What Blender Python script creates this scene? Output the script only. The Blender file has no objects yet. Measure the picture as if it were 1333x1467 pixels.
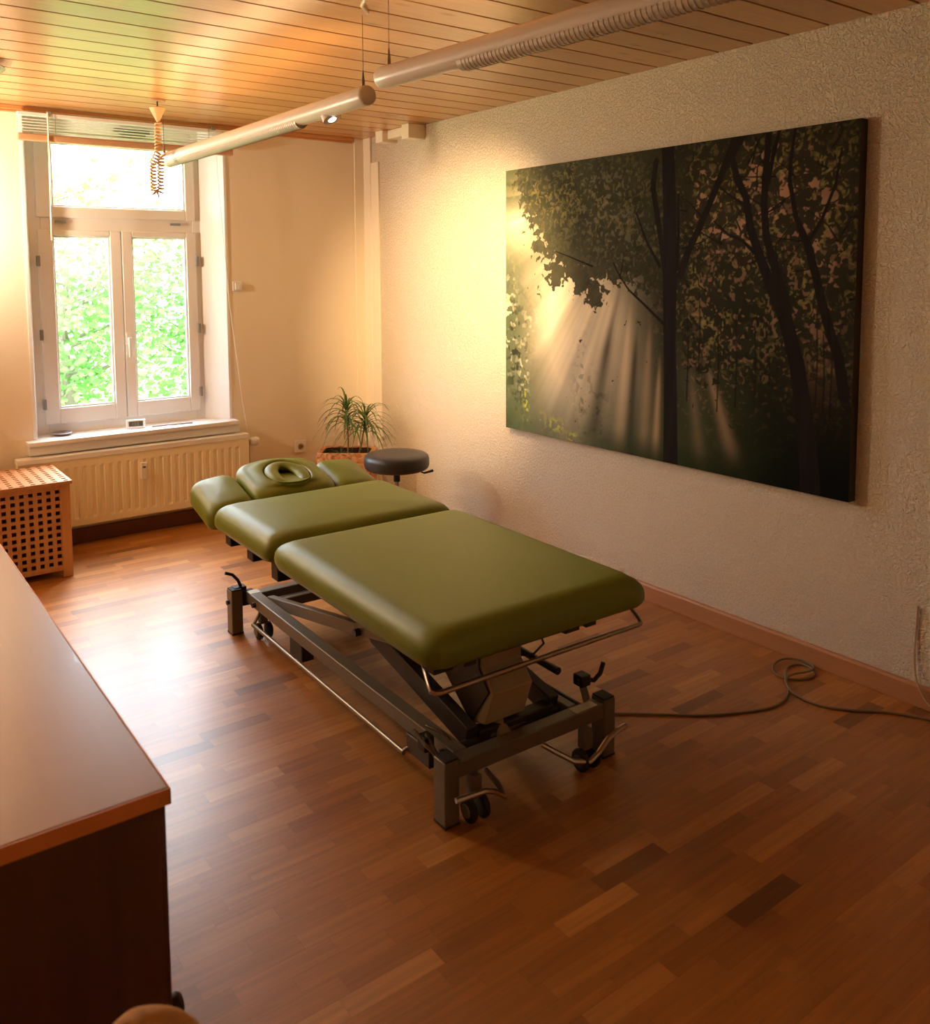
import bpy, bmesh, math, random
import numpy as np
from mathutils import Vector, Matrix

# ------------------------------------------------------------------ camera, world, lights, exposure
scene = bpy.context.scene
col = scene.collection
R = math.radians

cam_data = bpy.data.cameras.new('camera')
cam = bpy.data.objects.new('camera', cam_data)
col.objects.link(cam)
scene.camera = cam
YAW, PITCH, ROLL = 0.63062, -0.086007, -0.005606
fwd = Vector((math.sin(YAW) * math.cos(PITCH), math.cos(YAW) * math.cos(PITCH), math.sin(PITCH)))
rt0 = Vector((math.cos(YAW), -math.sin(YAW), 0))
up0 = rt0.cross(fwd)
rt = math.cos(ROLL) * rt0 + math.sin(ROLL) * up0
up = -math.sin(ROLL) * rt0 + math.cos(ROLL) * up0
m = Matrix((rt, up, -fwd)).transposed().to_4x4()
m.translation = Vector((-3.10137, -5.24504, 1.5515))
cam.matrix_world = m
cam_data.sensor_width = 36.0
cam_data.sensor_fit = 'AUTO'
cam_data.lens = 36.0 * 1248.5 / 1467.0
cam_data.shift_x = (666.5 - 646.7) / 1467.0
cam_data.shift_y = (495.6 - 733.5) / 1467.0
cam_data.dof.use_dof = True
cam_data.dof.focus_distance = 4.0
cam_data.dof.aperture_fstop = 5.6
cam_data.clip_start = 0.02

world = bpy.data.worlds.new('daylight')
scene.world = world
world.use_nodes = True
bg = world.node_tree.nodes['Background']
bg.inputs['Color'].default_value = (0.74, 0.86, 1.0, 1)
bg.inputs['Strength'].default_value = 19.0

scene.view_settings.view_transform = 'Standard'
scene.view_settings.look = 'None'
scene.view_settings.exposure = 0.0
scene.view_settings.gamma = 1.0
scene.view_settings.use_curve_mapping = False
scene.cycles.use_denoising = True
scene.cycles.max_bounces = 10
scene.cycles.diffuse_bounces = 6
scene.cycles.glossy_bounces = 4
scene.cycles.transparent_max_bounces = 12
scene.cycles.sample_clamp_indirect = 60.0
scene.cycles.caustics_reflective = False
scene.cycles.caustics_refractive = False

SUN = 9.0            # sun on the garden, behind the leaves
WALL_SPOT = 430.0    # spotlight of the tube luminaire, on the picture wall
LEFT_LAMP = 105.0     # globe wall lamp left of the window
UPLIGHT = 4.5       # uplights of the tubes
FILL_GLOBE = 4.5          # glow of the globe added behind the photographer as warm fill
WARM = (1.0, 0.66, 0.32)

# ------------------------------------------------------------------ helpers
def link(o, parent=None):
    col.objects.link(o)
    if parent is not None:
        o.parent = parent
    return o

def tag(o, label=None, cat=None, group=None, kind=None):
    if label: o['label'] = label
    if cat: o['category'] = cat
    if group: o['group'] = group
    if kind: o['kind'] = kind
    return o

def empty(name, loc=(0, 0, 0), rz=0.0, parent=None):
    o = bpy.data.objects.new(name, None)
    o.empty_display_size = 0.05
    o.location = loc
    o.rotation_euler = (0, 0, rz)
    return link(o, parent)

class MB:
    """collects shapes and links them as one mesh object"""
    def __init__(self):
        self.v = []; self.f = []
    def add(self, vs, fs):
        n = len(self.v)
        self.v += [tuple(q) for q in vs]
        self.f += [tuple(i + n for i in f) for f in fs]
        return self
    def box(self, x0, x1, y0, y1, z0, z1, M=None):
        vs = [Vector((x, y, z)) for x in (x0, x1) for y in (y0, y1) for z in (z0, z1)]
        if M is not None: vs = [M @ q for q in vs]
        return self.add(vs, [(0, 1, 3, 2), (4, 6, 7, 5), (0, 4, 5, 1), (2, 3, 7, 6), (0, 2, 6, 4), (1, 5, 7, 3)])
    def beam(self, a, b, w, h, upv=(0, 0, 1)):
        a = Vector(a); b = Vector(b); d = (b - a).normalized()
        s = d.cross(Vector(upv)).normalized(); u = s.cross(d).normalized()
        vs = [p + s * sx * w / 2 + u * sz * h / 2 for p in (a, b) for sx in (-1, 1) for sz in (-1, 1)]
        return self.add(vs, [(0, 1, 3, 2), (4, 6, 7, 5), (0, 4, 5, 1), (2, 3, 7, 6), (0, 2, 6, 4), (1, 5, 7, 3)])
    def tube(self, pts, r, n=10, cap=True):
        pts = [Vector(q) for q in pts]
        rs = r if isinstance(r, (list, tuple)) else [r] * len(pts)
        rings = []
        prev = None
        for i, q in enumerate(pts):
            if i == 0: d = pts[1] - pts[0]
            elif i == len(pts) - 1: d = pts[-1] - pts[-2]
            else: d = (pts[i + 1] - pts[i]).normalized() + (pts[i] - pts[i - 1]).normalized()
            d.normalize()
            if prev is None:
                a = Vector((0, 0, 1)) if abs(d.z) < .9 else Vector((1, 0, 0))
                s = d.cross(a).normalized()
            else:
                s = (prev - d * prev.dot(d)).normalized()
            prev = s
            t = d.cross(s)
            rings.append([q + (s * math.cos(k * 2 * math.pi / n) + t * math.sin(k * 2 * math.pi / n)) * rs[i] for k in range(n)])
        return self.loft(rings, cap, cap)
    def loft(self, rings, cap0=True, cap1=True, closed=False):
        n = len(rings[0]); vs = [q for rg in rings for q in rg]; fs = []
        m_ = len(rings)
        for i in range(m_ if closed else m_ - 1):
            j = (i + 1) % m_
            for k in range(n):
                k2 = (k + 1) % n
                fs.append((i * n + k, i * n + k2, j * n + k2, j * n + k))
        if cap0 and not closed: fs.append(tuple(range(n))[::-1])
        if cap1 and not closed: fs.append(tuple((m_ - 1) * n + k for k in range(n)))
        return self.add(vs, fs)
    def lathe(self, prof, n=32, c=(0, 0, 0), M=None):
        rings = []
        for r, z in prof:
            rg = [Vector((r * math.cos(k * 2 * math.pi / n), r * math.sin(k * 2 * math.pi / n), z)) for k in range(n)]
            if M is not None: rg = [M @ q for q in rg]
            rings.append([q + Vector(c) for q in rg])
        return self.loft(rings)
    def prism(self, poly, a, b, axis):
        # poly in the plane across the axis
        def mk(p, t):
            return {'x': (t, p[0], p[1]), 'y': (p[0], t, p[1]), 'z': (p[0], p[1], t)}[axis]
        n = len(poly)
        vs = [mk(p, a) for p in poly] + [mk(p, b) for p in poly]
        fs = [tuple(range(n))[::-1], tuple(range(n, 2 * n))] + [(k, (k + 1) % n, n + (k + 1) % n, n + k) for k in range(n)]
        return self.add(vs, fs)
    def build(self, name, mat, parent=None, bevel=0.0, seg=2, smooth=False, angle=40):
        me = bpy.data.meshes.new(name)
        me.from_pydata([tuple(q) for q in self.v], [], self.f)
        bm = bmesh.new(); bm.from_mesh(me)
        bmesh.ops.recalc_face_normals(bm, faces=bm.faces)
        bm.to_mesh(me); bm.free()
        me.materials.append(mat)
        o = bpy.data.objects.new(name, me)
        link(o, parent)
        if bevel > 0:
            b = o.modifiers.new('bevel', 'BEVEL'); b.width = bevel; b.segments = seg
            b.limit_method = 'ANGLE'; b.angle_limit = R(35)
        if smooth or bevel > 0:
            for pl in me.polygons: pl.use_smooth = True
            try:
                me.set_sharp_from_angle(angle=R(angle))
            except Exception:
                pass
        return o

def copy_tree(o, parent=None):
    c = o.copy(); col.objects.link(c)
    c.parent = parent
    for ch in list(o.children): copy_tree(ch, c)
    return c

def nodes(name):
    mt = bpy.data.materials.new(name); mt.use_nodes = True
    nt = mt.node_tree
    return mt, nt, nt.nodes['Principled BSDF']

def N(nt, t, **k):
    n = nt.nodes.new(t)
    for a, b in k.items():
        if a in n.inputs: n.inputs[a].default_value = b
        else: setattr(n, a, b)
    return n

def simple(name, c, rough=0.5, metal=0.0, bump=0.0, bscale=80.0, var=0.0, coat=0.0, spec=0.5, emis=None, estr=0.0, sheen=0.0):
    mt, nt, b = nodes(name)
    b.inputs['Base Color'].default_value = (*c, 1)
    b.inputs['Roughness'].default_value = rough
    b.inputs['Metallic'].default_value = metal
    b.inputs['Coat Weight'].default_value = coat
    b.inputs['Specular IOR Level'].default_value = spec
    tc = N(nt, 'ShaderNodeTexCoord')
    if bump or var:
        nz = N(nt, 'ShaderNodeTexNoise', Scale=bscale, Detail=4.0)
        nt.links.new(tc.outputs['Object'], nz.inputs['Vector'])
        if bump:
            bp = N(nt, 'ShaderNodeBump', Strength=bump, Distance=0.004)
            nt.links.new(nz.outputs['Fac'], bp.inputs['Height'])
            nt.links.new(bp.outputs['Normal'], b.inputs['Normal'])
        if var:
            n2 = N(nt, 'ShaderNodeTexNoise', Scale=bscale * .15, Detail=3.0)
            nt.links.new(tc.outputs['Object'], n2.inputs['Vector'])
            mr = N(nt, 'ShaderNodeMapRange'); mr.inputs['To Min'].default_value = 1 - var; mr.inputs['To Max'].default_value = 1 + var
            nt.links.new(n2.outputs['Fac'], mr.inputs['Value'])
            mx = N(nt, 'ShaderNodeVectorMath', operation='SCALE')
            mx.inputs[0].default_value = c
            nt.links.new(mr.outputs['Result'], mx.inputs['Scale'])
            nt.links.new(mx.outputs['Vector'], b.inputs['Base Color'])
    if emis:
        b.inputs['Emission Color'].default_value = (*emis, 1); b.inputs['Emission Strength'].default_value = estr
    return mt

def math_node(nt, op, a, b=None, c=None):
    n = N(nt, 'ShaderNodeMath', operation=op)
    for i, q in enumerate((a, b, c)):
        if q is None: continue
        if isinstance(q, (int, float)): n.inputs[i].default_value = q
        else: nt.links.new(q, n.inputs[i])
    return n.outputs[0]

def strip_wood(name, pitch, length, ramp, rough, coat, along='x', grain=1.0, knots=0.0, bumpgap=True, offset=0.0, period=None):
    """strips of wood along one axis, each piece with its own tone"""
    mt, nt, b = nodes(name)
    tc = N(nt, 'ShaderNodeTexCoord')
    sp = N(nt, 'ShaderNodeSeparateXYZ'); nt.links.new(tc.outputs['Object'], sp.inputs[0])
    X, Y = (sp.outputs[0], sp.outputs[1]) if along == 'x' else (sp.outputs[1], sp.outputs[0])
    rowf = math_node(nt, 'DIVIDE', math_node(nt, 'ADD', Y, offset), pitch)
    row = math_node(nt, 'FLOOR', rowf)
    wn = N(nt, 'ShaderNodeTexWhiteNoise', noise_dimensions='1D'); nt.links.new(row, wn.inputs['W'])
    sh = math_node(nt, 'MULTIPLY', wn.outputs['Value'], 7.3)
    colf = math_node(nt, 'ADD', math_node(nt, 'DIVIDE', X, length), sh)
    cl = math_node(nt, 'FLOOR', colf)
    cb = N(nt, 'ShaderNodeCombineXYZ'); nt.links.new(row, cb.inputs[0]); nt.links.new(cl, cb.inputs[1])
    w2 = N(nt, 'ShaderNodeTexWhiteNoise', noise_dimensions='2D'); nt.links.new(cb.outputs[0], w2.inputs['Vector'])
    cr = N(nt, 'ShaderNodeValToRGB')
    els = cr.color_ramp.elements
    for i, (p_, c_) in enumerate(ramp):
        e = els[i] if i < 2 else els.new(p_)
        e.position = p_; e.color = (*c_, 1)
    nt.links.new(w2.outputs['Value'], cr.inputs['Fac'])
    # grain
    mp = N(nt, 'ShaderNodeMapping')
    mp.inputs['Scale'].default_value = (3, 60, 60) if along == 'x' else (60, 3, 60)
    nt.links.new(tc.outputs['Object'], mp.inputs['Vector'])
    off = N(nt, 'ShaderNodeVectorMath', operation='ADD')
    nt.links.new(mp.outputs[0], off.inputs[0]); 
    cs = N(nt, 'ShaderNodeVectorMath', operation='SCALE'); cs.inputs['Scale'].default_value = 13.0
    nt.links.new(w2.outputs['Color'], cs.inputs[0]); nt.links.new(cs.outputs[0], off.inputs[1])
    gn = N(nt, 'ShaderNodeTexNoise', Scale=1.0, Detail=5.0, Roughness=0.6); nt.links.new(off.outputs[0], gn.inputs['Vector'])
    mr = N(nt, 'ShaderNodeMapRange'); mr.inputs['From Min'].default_value = .3; mr.inputs['From Max'].default_value = .7
    mr.inputs['To Min'].default_value = 1 - .22 * grain; mr.inputs['To Max'].default_value = 1 + .18 * grain
    nt.links.new(gn.outputs['Fac'], mr.inputs['Value'])
    val = mr.outputs['Result']
    # piece joints
    fy = math_node(nt, 'FRACT', rowf); fx = math_node(nt, 'FRACT', colf)
    ey = math_node(nt, 'MINIMUM', fy, math_node(nt, 'SUBTRACT', 1.0, fy))
    ex = math_node(nt, 'MINIMUM', fx, math_node(nt, 'SUBTRACT', 1.0, fx))
    if bumpgap:
        gy = math_node(nt, 'LESS_THAN', ey, 0.0010 / pitch); gx = math_node(nt, 'LESS_THAN', ex, 0.0010 / length)
        g = math_node(nt, 'MAXIMUM', gy, gx)
        val = math_node(nt, 'MULTIPLY', val, math_node(nt, 'SUBTRACT', 1.0, math_node(nt, 'MULTIPLY', g, 0.15)))
    if knots:
        vm = N(nt, 'ShaderNodeMapping'); vm.inputs['Scale'].default_value = (3.2, 9.0, 1) if along == 'x' else (9.0, 3.2, 1)
        nt.links.new(tc.outputs['Object'], vm.inputs['Vector'])
        vo = N(nt, 'ShaderNodeTexVoronoi', Scale=1.0); nt.links.new(vm.outputs[0], vo.inputs['Vector'])
        kr = N(nt, 'ShaderNodeMapRange'); kr.inputs['From Min'].default_value = .05; kr.inputs['From Max'].default_value = .17
        kr.inputs['To Min'].default_value = 1 - knots; kr.inputs['To Max'].default_value = 1.0
        nt.links.new(vo.outputs['Distance'], kr.inputs['Value'])
        kn = N(nt, 'ShaderNodeTexWhiteNoise', noise_dimensions='3D'); nt.links.new(vo.outputs['Position'], kn.inputs['Vector'])
        ks = math_node(nt, 'GREATER_THAN', kn.outputs['Value'], 0.6)
        val = math_node(nt, 'MULTIPLY', val, math_node(nt, 'MAXIMUM', kr.outputs['Result'], ks))
    sc_ = N(nt, 'ShaderNodeVectorMath', operation='SCALE')
    nt.links.new(cr.outputs['Color'], sc_.inputs[0]); nt.links.new(val, sc_.inputs['Scale'])
    nt.links.new(sc_.outputs[0], b.inputs['Base Color'])
    b.inputs['Roughness'].default_value = rough
    b.inputs['Coat Weight'].default_value = coat
    b.inputs['Coat Roughness'].default_value = rough * .8
    bp = N(nt, 'ShaderNodeBump', Strength=0.12, Distance=0.002)
    nt.links.new(gn.outputs['Fac'], bp.inputs['Height']); nt.links.new(bp.outputs['Normal'], b.inputs['Normal'])
    return mt

def wood(name, c, rough=0.4, axis='x', scale=18.0, var=0.2, coat=0.0):
    mt, nt, b = nodes(name)
    tc = N(nt, 'ShaderNodeTexCoord'); mp = N(nt, 'ShaderNodeMapping')
    s = [scale * 3] * 3; s['xyz'.index(axis)] = scale * .12
    mp.inputs['Scale'].default_value = s
    nt.links.new(tc.outputs['Object'], mp.inputs['Vector'])
    nz = N(nt, 'ShaderNodeTexNoise', Scale=1.0, Detail=5.0, Roughness=.6); nt.links.new(mp.outputs[0], nz.inputs['Vector'])
    mr = N(nt, 'ShaderNodeMapRange'); mr.inputs['From Min'].default_value = .3; mr.inputs['From Max'].default_value = .7
    mr.inputs['To Min'].default_value = 1 - var; mr.inputs['To Max'].default_value = 1 + var
    nt.links.new(nz.outputs['Fac'], mr.inputs['Value'])
    sc_ = N(nt, 'ShaderNodeVectorMath', operation='SCALE'); sc_.inputs[0].default_value = c
    nt.links.new(mr.outputs['Result'], sc_.inputs['Scale']); nt.links.new(sc_.outputs[0], b.inputs['Base Color'])
    b.inputs['Roughness'].default_value = rough; b.inputs['Coat Weight'].default_value = coat
    return mt

def plaster(name, c, strength, scale, dist):
    mt, nt, b = nodes(name)
    tc = N(nt, 'ShaderNodeTexCoord')
    nz = N(nt, 'ShaderNodeTexNoise', Scale=scale, Detail=3.0, Roughness=.6, Distortion=.4); nt.links.new(tc.outputs['Object'], nz.inputs['Vector'])
    n2 = N(nt, 'ShaderNodeTexNoise', Scale=scale * 2.7, Detail=2.0); nt.links.new(tc.outputs['Object'], n2.inputs['Vector'])
    cr = N(nt, 'ShaderNodeMapRange'); cr.inputs['From Min'].default_value = .40; cr.inputs['From Max'].default_value = .56
    nt.links.new(nz.outputs['Fac'], cr.inputs['Value'])
    s = math_node(nt, 'ADD', cr.outputs['Result'], math_node(nt, 'MULTIPLY', n2.outputs['Fac'], .5))
    bp = N(nt, 'ShaderNodeBump', Strength=strength, Distance=dist)
    nt.links.new(s, bp.inputs['Height']); nt.links.new(bp.outputs['Normal'], b.inputs['Normal'])
    b.inputs['Base Color'].default_value = (*c, 1); b.inputs['Roughness'].default_value = .85
    b.inputs['Specular IOR Level'].default_value = .2
    return mt

# ------------------------------------------------------------------ materials
M = {}
M['wall_rough'] = plaster('rough_plaster', (.76, .66, .52), 1.0, 78.0, 0.0045)
M['wall'] = plaster('wall_paint', (.84, .75, .61), 0.10, 120.0, 0.002)
M['floor'] = strip_wood('parquet', .056, .24, [(0, (.17, .058, .010)), (.05, (.31, .116, .022)), (.3, (.37, .145, .028)), (.8, (.42, .172, .037)), (1, (.52, .24, .062))], .40, .30)
M['ceiling'] = strip_wood('ceiling_boards', .163, 5.0, [(0, (.48, .235, .080)), (.5, (.56, .285, .100)), (1, (.64, .345, .135))], .30, .35, knots=.45, bumpgap=False, grain=.55, offset=.136)
M['gap'] = simple('board_gap', (.10, .035, .01), .8)
M['white'] = simple('white_lacquer', (.80, .80, .80), .35)
M['white_frame'] = simple('window_frame_white', (.78, .75, .71), .35)
M['sill'] = simple('sill_white', (.80, .80, .82), .3)
M['gasket'] = simple('gasket_grey', (.25, .25, .25), .6)
M['cream'] = simple('radiator_cream', (.86, .77, .56), .4)
M['plastic_white'] = simple('white_plastic', (.80, .78, .74), .4)
M['vinyl'] = simple('green_vinyl', (.165, .205, .014), .46, bump=.12, bscale=260, var=.06, spec=.5)
M['steel'] = simple('grey_powdercoat', (.17, .145, .115), .42, metal=.35, spec=.5)
M['steel_dark'] = simple('dark_steel', (.055, .045, .04), .45, metal=.3)
M['chrome'] = simple('chrome', (.28, .25, .22), .38, metal=1.0)
M['bronze_rod'] = simple('rod_steel', (.45, .38, .30), .3, metal=1.0)
M['black'] = simple('black_plastic', (.012, .011, .010), .5)
M['black_rubber'] = simple('black_rubber', (.02, .018, .018), .7)
M['beige_cover'] = simple('beige_cover', (.38, .30, .19), .5)
M['grey_plastic'] = simple('grey_plastic', (.22, .20, .17), .5)
M['stool'] = simple('black_vinyl', (.028, .028, .032), .42, bump=.06, bscale=300)
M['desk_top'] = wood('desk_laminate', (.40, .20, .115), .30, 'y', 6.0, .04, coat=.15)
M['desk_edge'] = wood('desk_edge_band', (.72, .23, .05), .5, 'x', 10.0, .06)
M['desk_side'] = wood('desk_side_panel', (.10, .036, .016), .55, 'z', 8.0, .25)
M['knob'] = simple('dark_knob', (.05, .015, .012), .4)
M['crate'] = wood('acacia_wood', (.56, .29, .13), .45, 'z', 14.0, .12)
M['crate_shade'] = simple('crate_inside_shade', (.08, .02, .012), .8)  # dark colour that stands in for the shade inside the crate
M['baseboard'] = wood('baseboard_wood', (.42, .19, .08), .45, 'y', 10.0, .12)
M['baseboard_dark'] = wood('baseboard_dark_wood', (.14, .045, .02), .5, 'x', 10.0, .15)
M['rail_wood'] = wood('rail_wood', (.48, .27, .14), .5, 'x', 12.0, .12)
M['lamp_body'] = simple('lamp_body_white', (.66, .58, .50), .35)
M['louvre'] = simple('louvre_alu', (.50, .43, .36), .4, metal=.15)
M['cable_steel'] = simple('steel_cable', (.25, .2, .16), .4, metal=.8)
M['cord_tan'] = simple('cord_ivory', (.60, .38, .18), .5)
M['cord_grey'] = simple('cord_grey', (.20, .155, .10), .6)
M['soil'] = simple('soil', (.035, .014, .008), .95, bump=1.0, bscale=60)
M['stem'] = simple('plant_stem', (.22, .13, .06), .7)
M['dish'] = simple('dish_glaze', (.30, .29, .32), .35)
M['lcd'] = simple('lcd_dark', (.09, .075, .05), .3)
M['lcd_digit'] = simple('lcd_digit', (.02, .018, .012), .4)
M['spot_disc'] = simple('spot_light_disc', (1, 1, 1), .5, emis=(1, .96, .88), estr=9.0)
M['sticker'] = simple('sticker_paper', (.80, .74, .62), .5)
M['tan_fabric'] = simple('tan_fabric', (.62, .33, .12), .8, bump=.3, bscale=300)
M['canvas_edge'] = simple('canvas_edge', (.035, .028, .018), .8)
M['bark'] = simple('bark', (.16, .12, .08), .9, bump=.8, bscale=30)

def leaf_mat(name, c, trans=.55):
    mt, nt, b = nodes(name)
    oi = N(nt, 'ShaderNodeNewGeometry')
    wn = N(nt, 'ShaderNodeTexWhiteNoise', noise_dimensions='1D')
    nt.links.new(oi.outputs['Random Per Island'], wn.inputs['W'])
    mr = N(nt, 'ShaderNodeMapRange'); mr.inputs['To Min'].default_value = .6; mr.inputs['To Max'].default_value = 1.35
    nt.links.new(wn.outputs['Value'], mr.inputs['Value'])
    sc_ = N(nt, 'ShaderNodeVectorMath', operation='SCALE'); sc_.inputs[0].default_value = c
    nt.links.new(mr.outputs['Result'], sc_.inputs['Scale'])
    nt.links.new(sc_.outputs[0], b.inputs['Base Color'])
    b.inputs['Roughness'].default_value = .5
    tr = N(nt, 'ShaderNodeBsdfTranslucent'); nt.links.new(sc_.outputs[0], tr.inputs['Color'])
    mx = N(nt, 'ShaderNodeMixShader', Fac=trans)
    nt.links.new(b.outputs[0], mx.inputs[1]); nt.links.new(tr.outputs[0], mx.inputs[2])
    nt.links.new(mx.outputs[0], nt.nodes['Material Output'].inputs['Surface'])
    return mt
M['leaf'] = leaf_mat('garden_leaves', (.15, .32, .07))
M['leaf_y'] = leaf_mat('garden_leaves_yellow', (.36, .50, .10))
M['blade'] = leaf_mat('houseplant_leaves', (.11, .20, .045), .2)

gm, nt, b = nodes('window_glass')
tb = N(nt, 'ShaderNodeBsdfTransparent'); gb = N(nt, 'ShaderNodeBsdfGlossy', Roughness=.02)
fr = N(nt, 'ShaderNodeFresnel'); ge = N(nt, 'ShaderNodeNewGeometry')
# the same reflectance on both faces of the thin pane
nt.links.new(math_node(nt, 'ADD', 1.45, math_node(nt, 'MULTIPLY', ge.outputs['Backfacing'], 1 / 1.45 - 1.45)), fr.inputs['IOR'])
mx = N(nt, 'ShaderNodeMixShader')
nt.links.new(fr.outputs[0], mx.inputs[0]); nt.links.new(tb.outputs[0], mx.inputs[1]); nt.links.new(gb.outputs[0], mx.inputs[2])
nt.links.new(mx.outputs[0], nt.nodes['Material Output'].inputs['Surface'])
M['glass'] = gm

mt, nt, b = nodes('grass')
tc = N(nt, 'ShaderNodeTexCoord'); nz = N(nt, 'ShaderNodeTexNoise', Scale=3.0, Detail=8.0); nt.links.new(tc.outputs['Object'], nz.inputs['Vector'])
cr = N(nt, 'ShaderNodeValToRGB'); cr.color_ramp.elements[0].color = (.10, .22, .04, 1); cr.color_ramp.elements[1].color = (.30, .48, .12, 1)
nt.links.new(nz.outputs['Fac'], cr.inputs['Fac']); nt.links.new(cr.outputs['Color'], b.inputs['Base Color']); b.inputs['Roughness'].default_value = .9
M['grass'] = mt

mt, nt, b = nodes('planter_stone')
tc = N(nt, 'ShaderNodeTexCoord'); nz = N(nt, 'ShaderNodeTexNoise', Scale=16.0, Detail=6.0, Roughness=.65, Distortion=1.5); nt.links.new(tc.outputs['Object'], nz.inputs['Vector'])
cr = N(nt, 'ShaderNodeValToRGB')
for i, (p_, c_) in enumerate([(.36, (.30, .09, .02)), (.47, (.60, .24, .07)), (.58, (.75, .42, .20)), (.70, (.82, .62, .42))]):
    e = cr.color_ramp.elements[i] if i < 2 else cr.color_ramp.elements.new(p_)
    e.position = p_; e.color = (*c_, 1)
nt.links.new(nz.outputs['Fac'], cr.inputs['Fac']); nt.links.new(cr.outputs['Color'], b.inputs['Base Color']); b.inputs['Roughness'].default_value = .85
bp = N(nt, 'ShaderNodeBump', Strength=1.0, Distance=.02); nt.links.new(nz.outputs['Fac'], bp.inputs['Height']); nt.links.new(bp.outputs['Normal'], b.inputs['Normal'])
M['planter'] = mt

# ------------------------------------------------------------------ lights
def spot(name, loc, target, energy, size, blend, color, radius=.03, parent=None):
    l = bpy.data.lights.new(name, 'SPOT'); l.energy = energy; l.spot_size = R(size); l.spot_blend = blend
    l.color = color; l.shadow_soft_size = radius
    o = bpy.data.objects.new(name, l)
    o.location = loc
    o.rotation_euler = (Vector(target) - Vector(loc)).to_track_quat('-Z', 'Y').to_euler()
    return link(o, parent)

sun = bpy.data.lights.new('sun', 'SUN'); sun.energy = SUN; sun.angle = R(36); sun.color = (1, 1, .95)
so = link(bpy.data.objects.new('sun', sun))
so.rotation_euler = Vector((-.40, -.80, -1.0)).to_track_quat('-Z', 'Y').to_euler()

# ------------------------------------------------------------------ structure
H = 2.45
XL, YF = -4.3, -6.9          # left wall, wall behind the photographer
WX0, WX1, WZ0, WZ1 = -2.145, -1.012, .605, 2.44   # window recess in the back wall
FD = .14                      # depth of the window frame plane

def struct(name, mb, mat, parent=None, **k):
    o = mb.build(name, mat, parent, **k); 
    if parent is None: o['kind'] = 'structure'
    return o

struct('floor', MB().box(XL - .1, .1, YF - .1, .1, -.12, 0), M['floor'])
# ceiling: boards running across the room with dark gaps
cb = MB()
y = .027
k = 0
ys = []
while y > YF - .2:
    ys.append(y); y -= .163
for y in ys:
    cb.box(XL - .1, .1, y - .163 + .006, y - .006, H, H + .016)
ceil_o = struct('ceiling', cb, M['ceiling'])
struct('trim_2', MB().box(XL - .1, .1, YF - .2, .1, H + .012, H + .12), M['gap'])
struct('wall_right', MB().box(0, .15, YF, .2, 0, H + .1), M['wall_rough'])
# smooth strip of the right wall beside the corner (pipe casing)
struct('trim_1', MB().box(-.012, 0, -.195, -.002, 0.0, H - .17).box(-.016, -.0, -.10, -.002, 0.0, H), M['wall'], bevel=.002)
struct('trim_3', MB().box(-.085, -.0, -.012, 0, 0.0, H), M['wall'], bevel=.002)
wb = MB()
wb.box(XL, WX0, 0, .24, 0, H + .1).box(WX1, .0, 0, .24, 0, H + .1)
wb.box(WX0, WX1, 0, .24, 0, WZ0).box(WX0, WX1, 0, .24, WZ1, H + .1)
struct('wall_back', wb, M['wall'])
struct('wall_left', MB().box(XL - .12, XL, YF, .2, 0, H + .1), M['wall'])
struct('wall_front', MB().box(XL - .12, .15, YF - .12, YF, 0, H + .1), M['wall'])
# moulding between the ceiling and the back wall
struct('trim_4', MB().box(XL, -.1, -.028, 0, H - .024, H).box(XL, -.1, -.015, 0, H - .036, H - .024), wood('trim_wood', (.55, .25, .08), .4, 'x', 10, .1), bevel=.004)
# baseboards
bb = MB().prism([(0, 0), (-.02, 0), (-.02, .072), (-.013, .080), (0, .080)], YF, -.2, 'y')
struct('baseboard_right', bb, M['baseboard'], bevel=.002)
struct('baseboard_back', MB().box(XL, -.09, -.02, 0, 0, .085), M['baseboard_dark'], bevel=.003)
struct('baseboard_left', MB().box(XL, XL + .02, YF, -.02, 0, .08), M['baseboard'])
# window recess lining (white reveals)
FX0, FX1 = -2.108, -1.120    # edges of the window frame between the splayed reveals
struct('trim_5', MB().prism([(WX1 + .002, -.004), (WX1 + .002, .20), (FX1, .20), (FX1, FD), (WX1 - .004, -.004)], WZ0, WZ1, 'z')
       .prism([(WX0 - .002, -.004), (WX0 - .002, .20), (FX0, .20), (FX0, FD), (WX0 + .004, -.004)], WZ0, WZ1, 'z')
       .box(WX0, WX1, -.002, FD, WZ1 - .006, WZ1 + .002).box(WX1 - .002, WX1 + .012, -.006, 0, WZ0 + .02, WZ1).box(WX0 - .012, WX0 + .002, -.006, 0, WZ0 + .02, WZ1), M['white'])

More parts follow.
